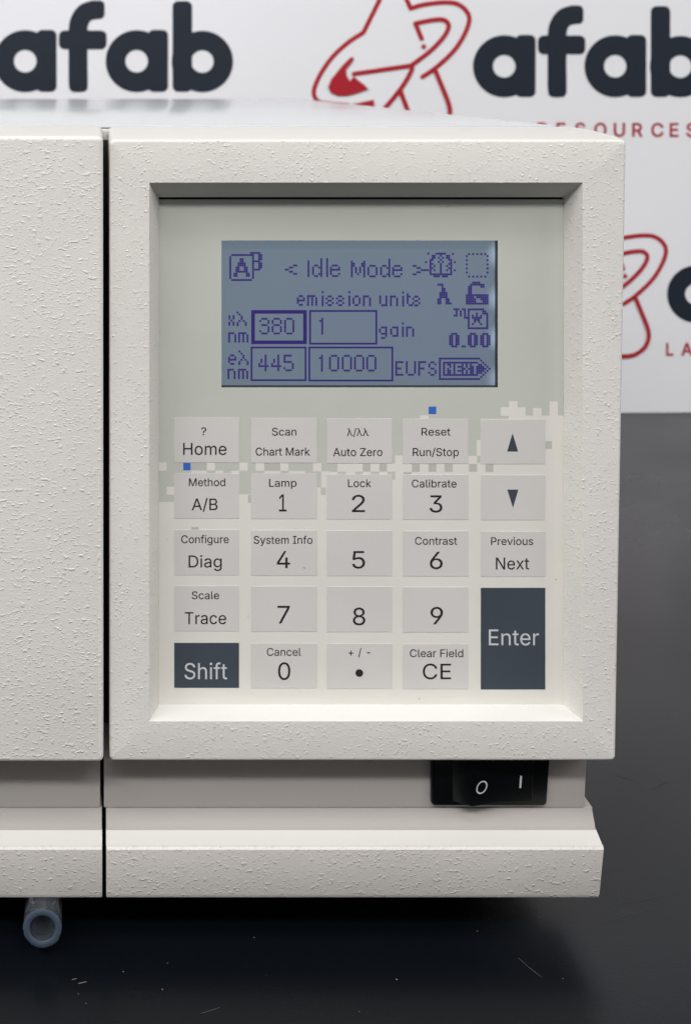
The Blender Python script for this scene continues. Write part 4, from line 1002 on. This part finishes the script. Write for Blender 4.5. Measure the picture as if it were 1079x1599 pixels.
# ------------------------------------------------------------------ power switch
TP = TR - 0.13                                       # front of the switch bezel
sw0, sw1 = W(673.5, 1258, TP), W(858.5, 1170, TP)
pts = ring_pts(sw0[0], sw1[0], sw1[0] - .09, sw0[2], sw1[2], 0.10, 0)
r2 = lambda i_, t: [(x + (i_ if x < 11 else -i_) * 1.0, t, z + (i_ if z < 3.9 else -i_)) for x, _, z in pts]
sw = loft('power_switch', [r2(0, TR - .002), r2(0, TP + .02), r2(0.02, TP)], M['switch'], det, cap1=True)
ra, rb = W(706, 1250, TP), W(832, 1180, TP)
za, zb_ = ra[2], rb[2]
prof = [(ra[0], TP - .003), (ra[0] + .02, TP - .03), (ra[0] + .40, TP - .30), (ra[0] + .46, TP - .31), ((ra[0] + rb[0]) / 2 + .1, TP - .12), (rb[0] - .06, TP - .07), (rb[0], TP - .04), (rb[0], TP - .003)]
n = len(prof)
vs = [(x, y, z) for z in (za, zb_) for x, y in prof]
fs = [tuple(range(n)), tuple(range(2 * n - 1, n - 1, -1))] + [(i, (i + 1) % n, (i + 1) % n + n, i + n) for i in range(n)]
rock = bevelled('rocker', vs, fs, M['switch'], sw, 0.03, 3, 30, 30)


def on_rocker(px, py):
    """depth of the rocker face where the photograph shows (px, py)"""
    t = TP - 0.2
    for _ in range(12):
        x = W(px, py, t)[0]
        for (xa, ta), (xb_, tb) in zip(prof, prof[1:]):
            if xa <= x <= xb_ and xb_ > xa:
                t = ta + (tb - ta) * (x - xa) / (xb_ - xa)
                break
    return W(px, py, t - 0.012)


M['mark'] = mat('white_switch_mark', srgb(190, 192, 194), 0.5, 0.3)
vs = []
n = 32
for a_, b_2 in ((8.3, 10.4), (6.3, 8.2)):
    for i in range(n):
        a = 2 * math.pi * i / n
        u, v = a_ * math.cos(a), b_2 * math.sin(a)
        vs.append(on_rocker(752 + u - v * 0.28, 1229.5 + v))
mesh('rocker_mark', vs, [(i, (i + 1) % n, (i + 1) % n + n, i + n) for i in range(n)], M['mark'], rock)
mesh('rocker_mark', [on_rocker(811.8, 1211.5), on_rocker(814.8, 1211.5), on_rocker(813.4, 1230.5), on_rocker(810.4, 1230.5)], [(0, 1, 2, 3)], M['mark'], rock)

# ------------------------------------------------------------------ clear drain tube under the skirt
m = M['tube'] = mat('cloudy_clear_tubing', srgb(225, 233, 245), 0.06, 0.5, Transmission_Weight=0.97, IOR=1.36)
M['tube_cut'] = mat('sawn_tube_end', srgb(98, 114, 136), 0.5, 0.4, Transmission_Weight=0.6, IOR=1.36)
c = W(67, 1450, -0.5)
tv, tf = [], []
n = 40
ro, ri = 0.49, 0.325
random.seed(3)
jag = [random.uniform(-0.012, 0.012) for _ in range(n)]
seg = [(0.0, 0), (0.01, 1), (0.5, 1), (2, 1), (5, 1), (9, 1)]
loops = [[(ri, 9.0), (ri, 5.0), (ri, 2.0), (ri, 0.5), (ri, 0.012), (ri + .012, 0.0), (ro - .012, 0.0), (ro, 0.012), (ro, .5), (ro, 2.0), (ro, 5.0), (ro, 9.0)]][0]
for r, y in loops:
    for i in range(n):
        a = 2 * math.pi * i / n
        rj = r + (jag[i] if (r > 0.45 and y < 0.1) else 0)
        tv.append((c[0] + rj * math.cos(a), c[1] + y, c[2] + rj * math.sin(a) - 0.0 * y))
L = len(loops)
for k in range(L):
    for i in range(n):
        k2 = (k + 1) % L
        tf.append((k * n + i, k * n + (i + 1) % n, k2 * n + (i + 1) % n, k2 * n + i))
mesh('drain_tube', tv, tf, [M['tube'], M['tube_cut']], det, 50, idx=[1 if i // n in (4, 5, 6) else 0 for i in range(len(tf))], fix=True)

# a strip of the film has lifted at the lower right of the window
vs, fs = [], []
for i in range(9):
    y = 1060 + 5 * i
    wd = 1.2 + 1.8 * math.exp(-((i - 1.2) / 1.3) ** 2)
    vs += [W(880.0, y, TM - .002), W(880.6 + wd, y, TM - 0.05 - 0.05 * math.exp(-((i - 1.2) / 1.5) ** 2)), W(882.2, y, TM + .05)]
for i in range(8):
    for k in (0, 1):
        fs.append((3 * i + k, 3 * i + k + 1, 3 * i + k + 4, 3 * i + k + 3))
mesh('lifted_film_edge', vs, fs, M['cream'], det, 60)

# specks of dirt caught on the keypad film
M['dirt'] = mat('brown_dirt_speck', srgb(110, 104, 96), 0.8, 0.2)
vs, fs = [], []
for (x, y, r) in ((475, 886.5, 1.0), (477, 888, 0.6), (455, 1034, 0.7), (388, 962, 0.8), (655, 1091, 0.9), (262, 842, 0.7), (868, 905, 0.9), (700, 322, 0.8)):
    k = len(vs)
    for i in range(6):
        vs.append(W(x + r * math.cos(i * 1.047) * (1.3 if i % 2 else 0.8), y + r * math.sin(i * 1.047) * 0.8, TK - .003))
    vs.append(W(x, y, TK - .012))
    fs += [(k + i, k + 6, k + (i + 1) % 6) for i in range(6)]
o = mesh('dirt_specks', vs, fs, M['dirt'], det)
o['kind'] = 'stuff'
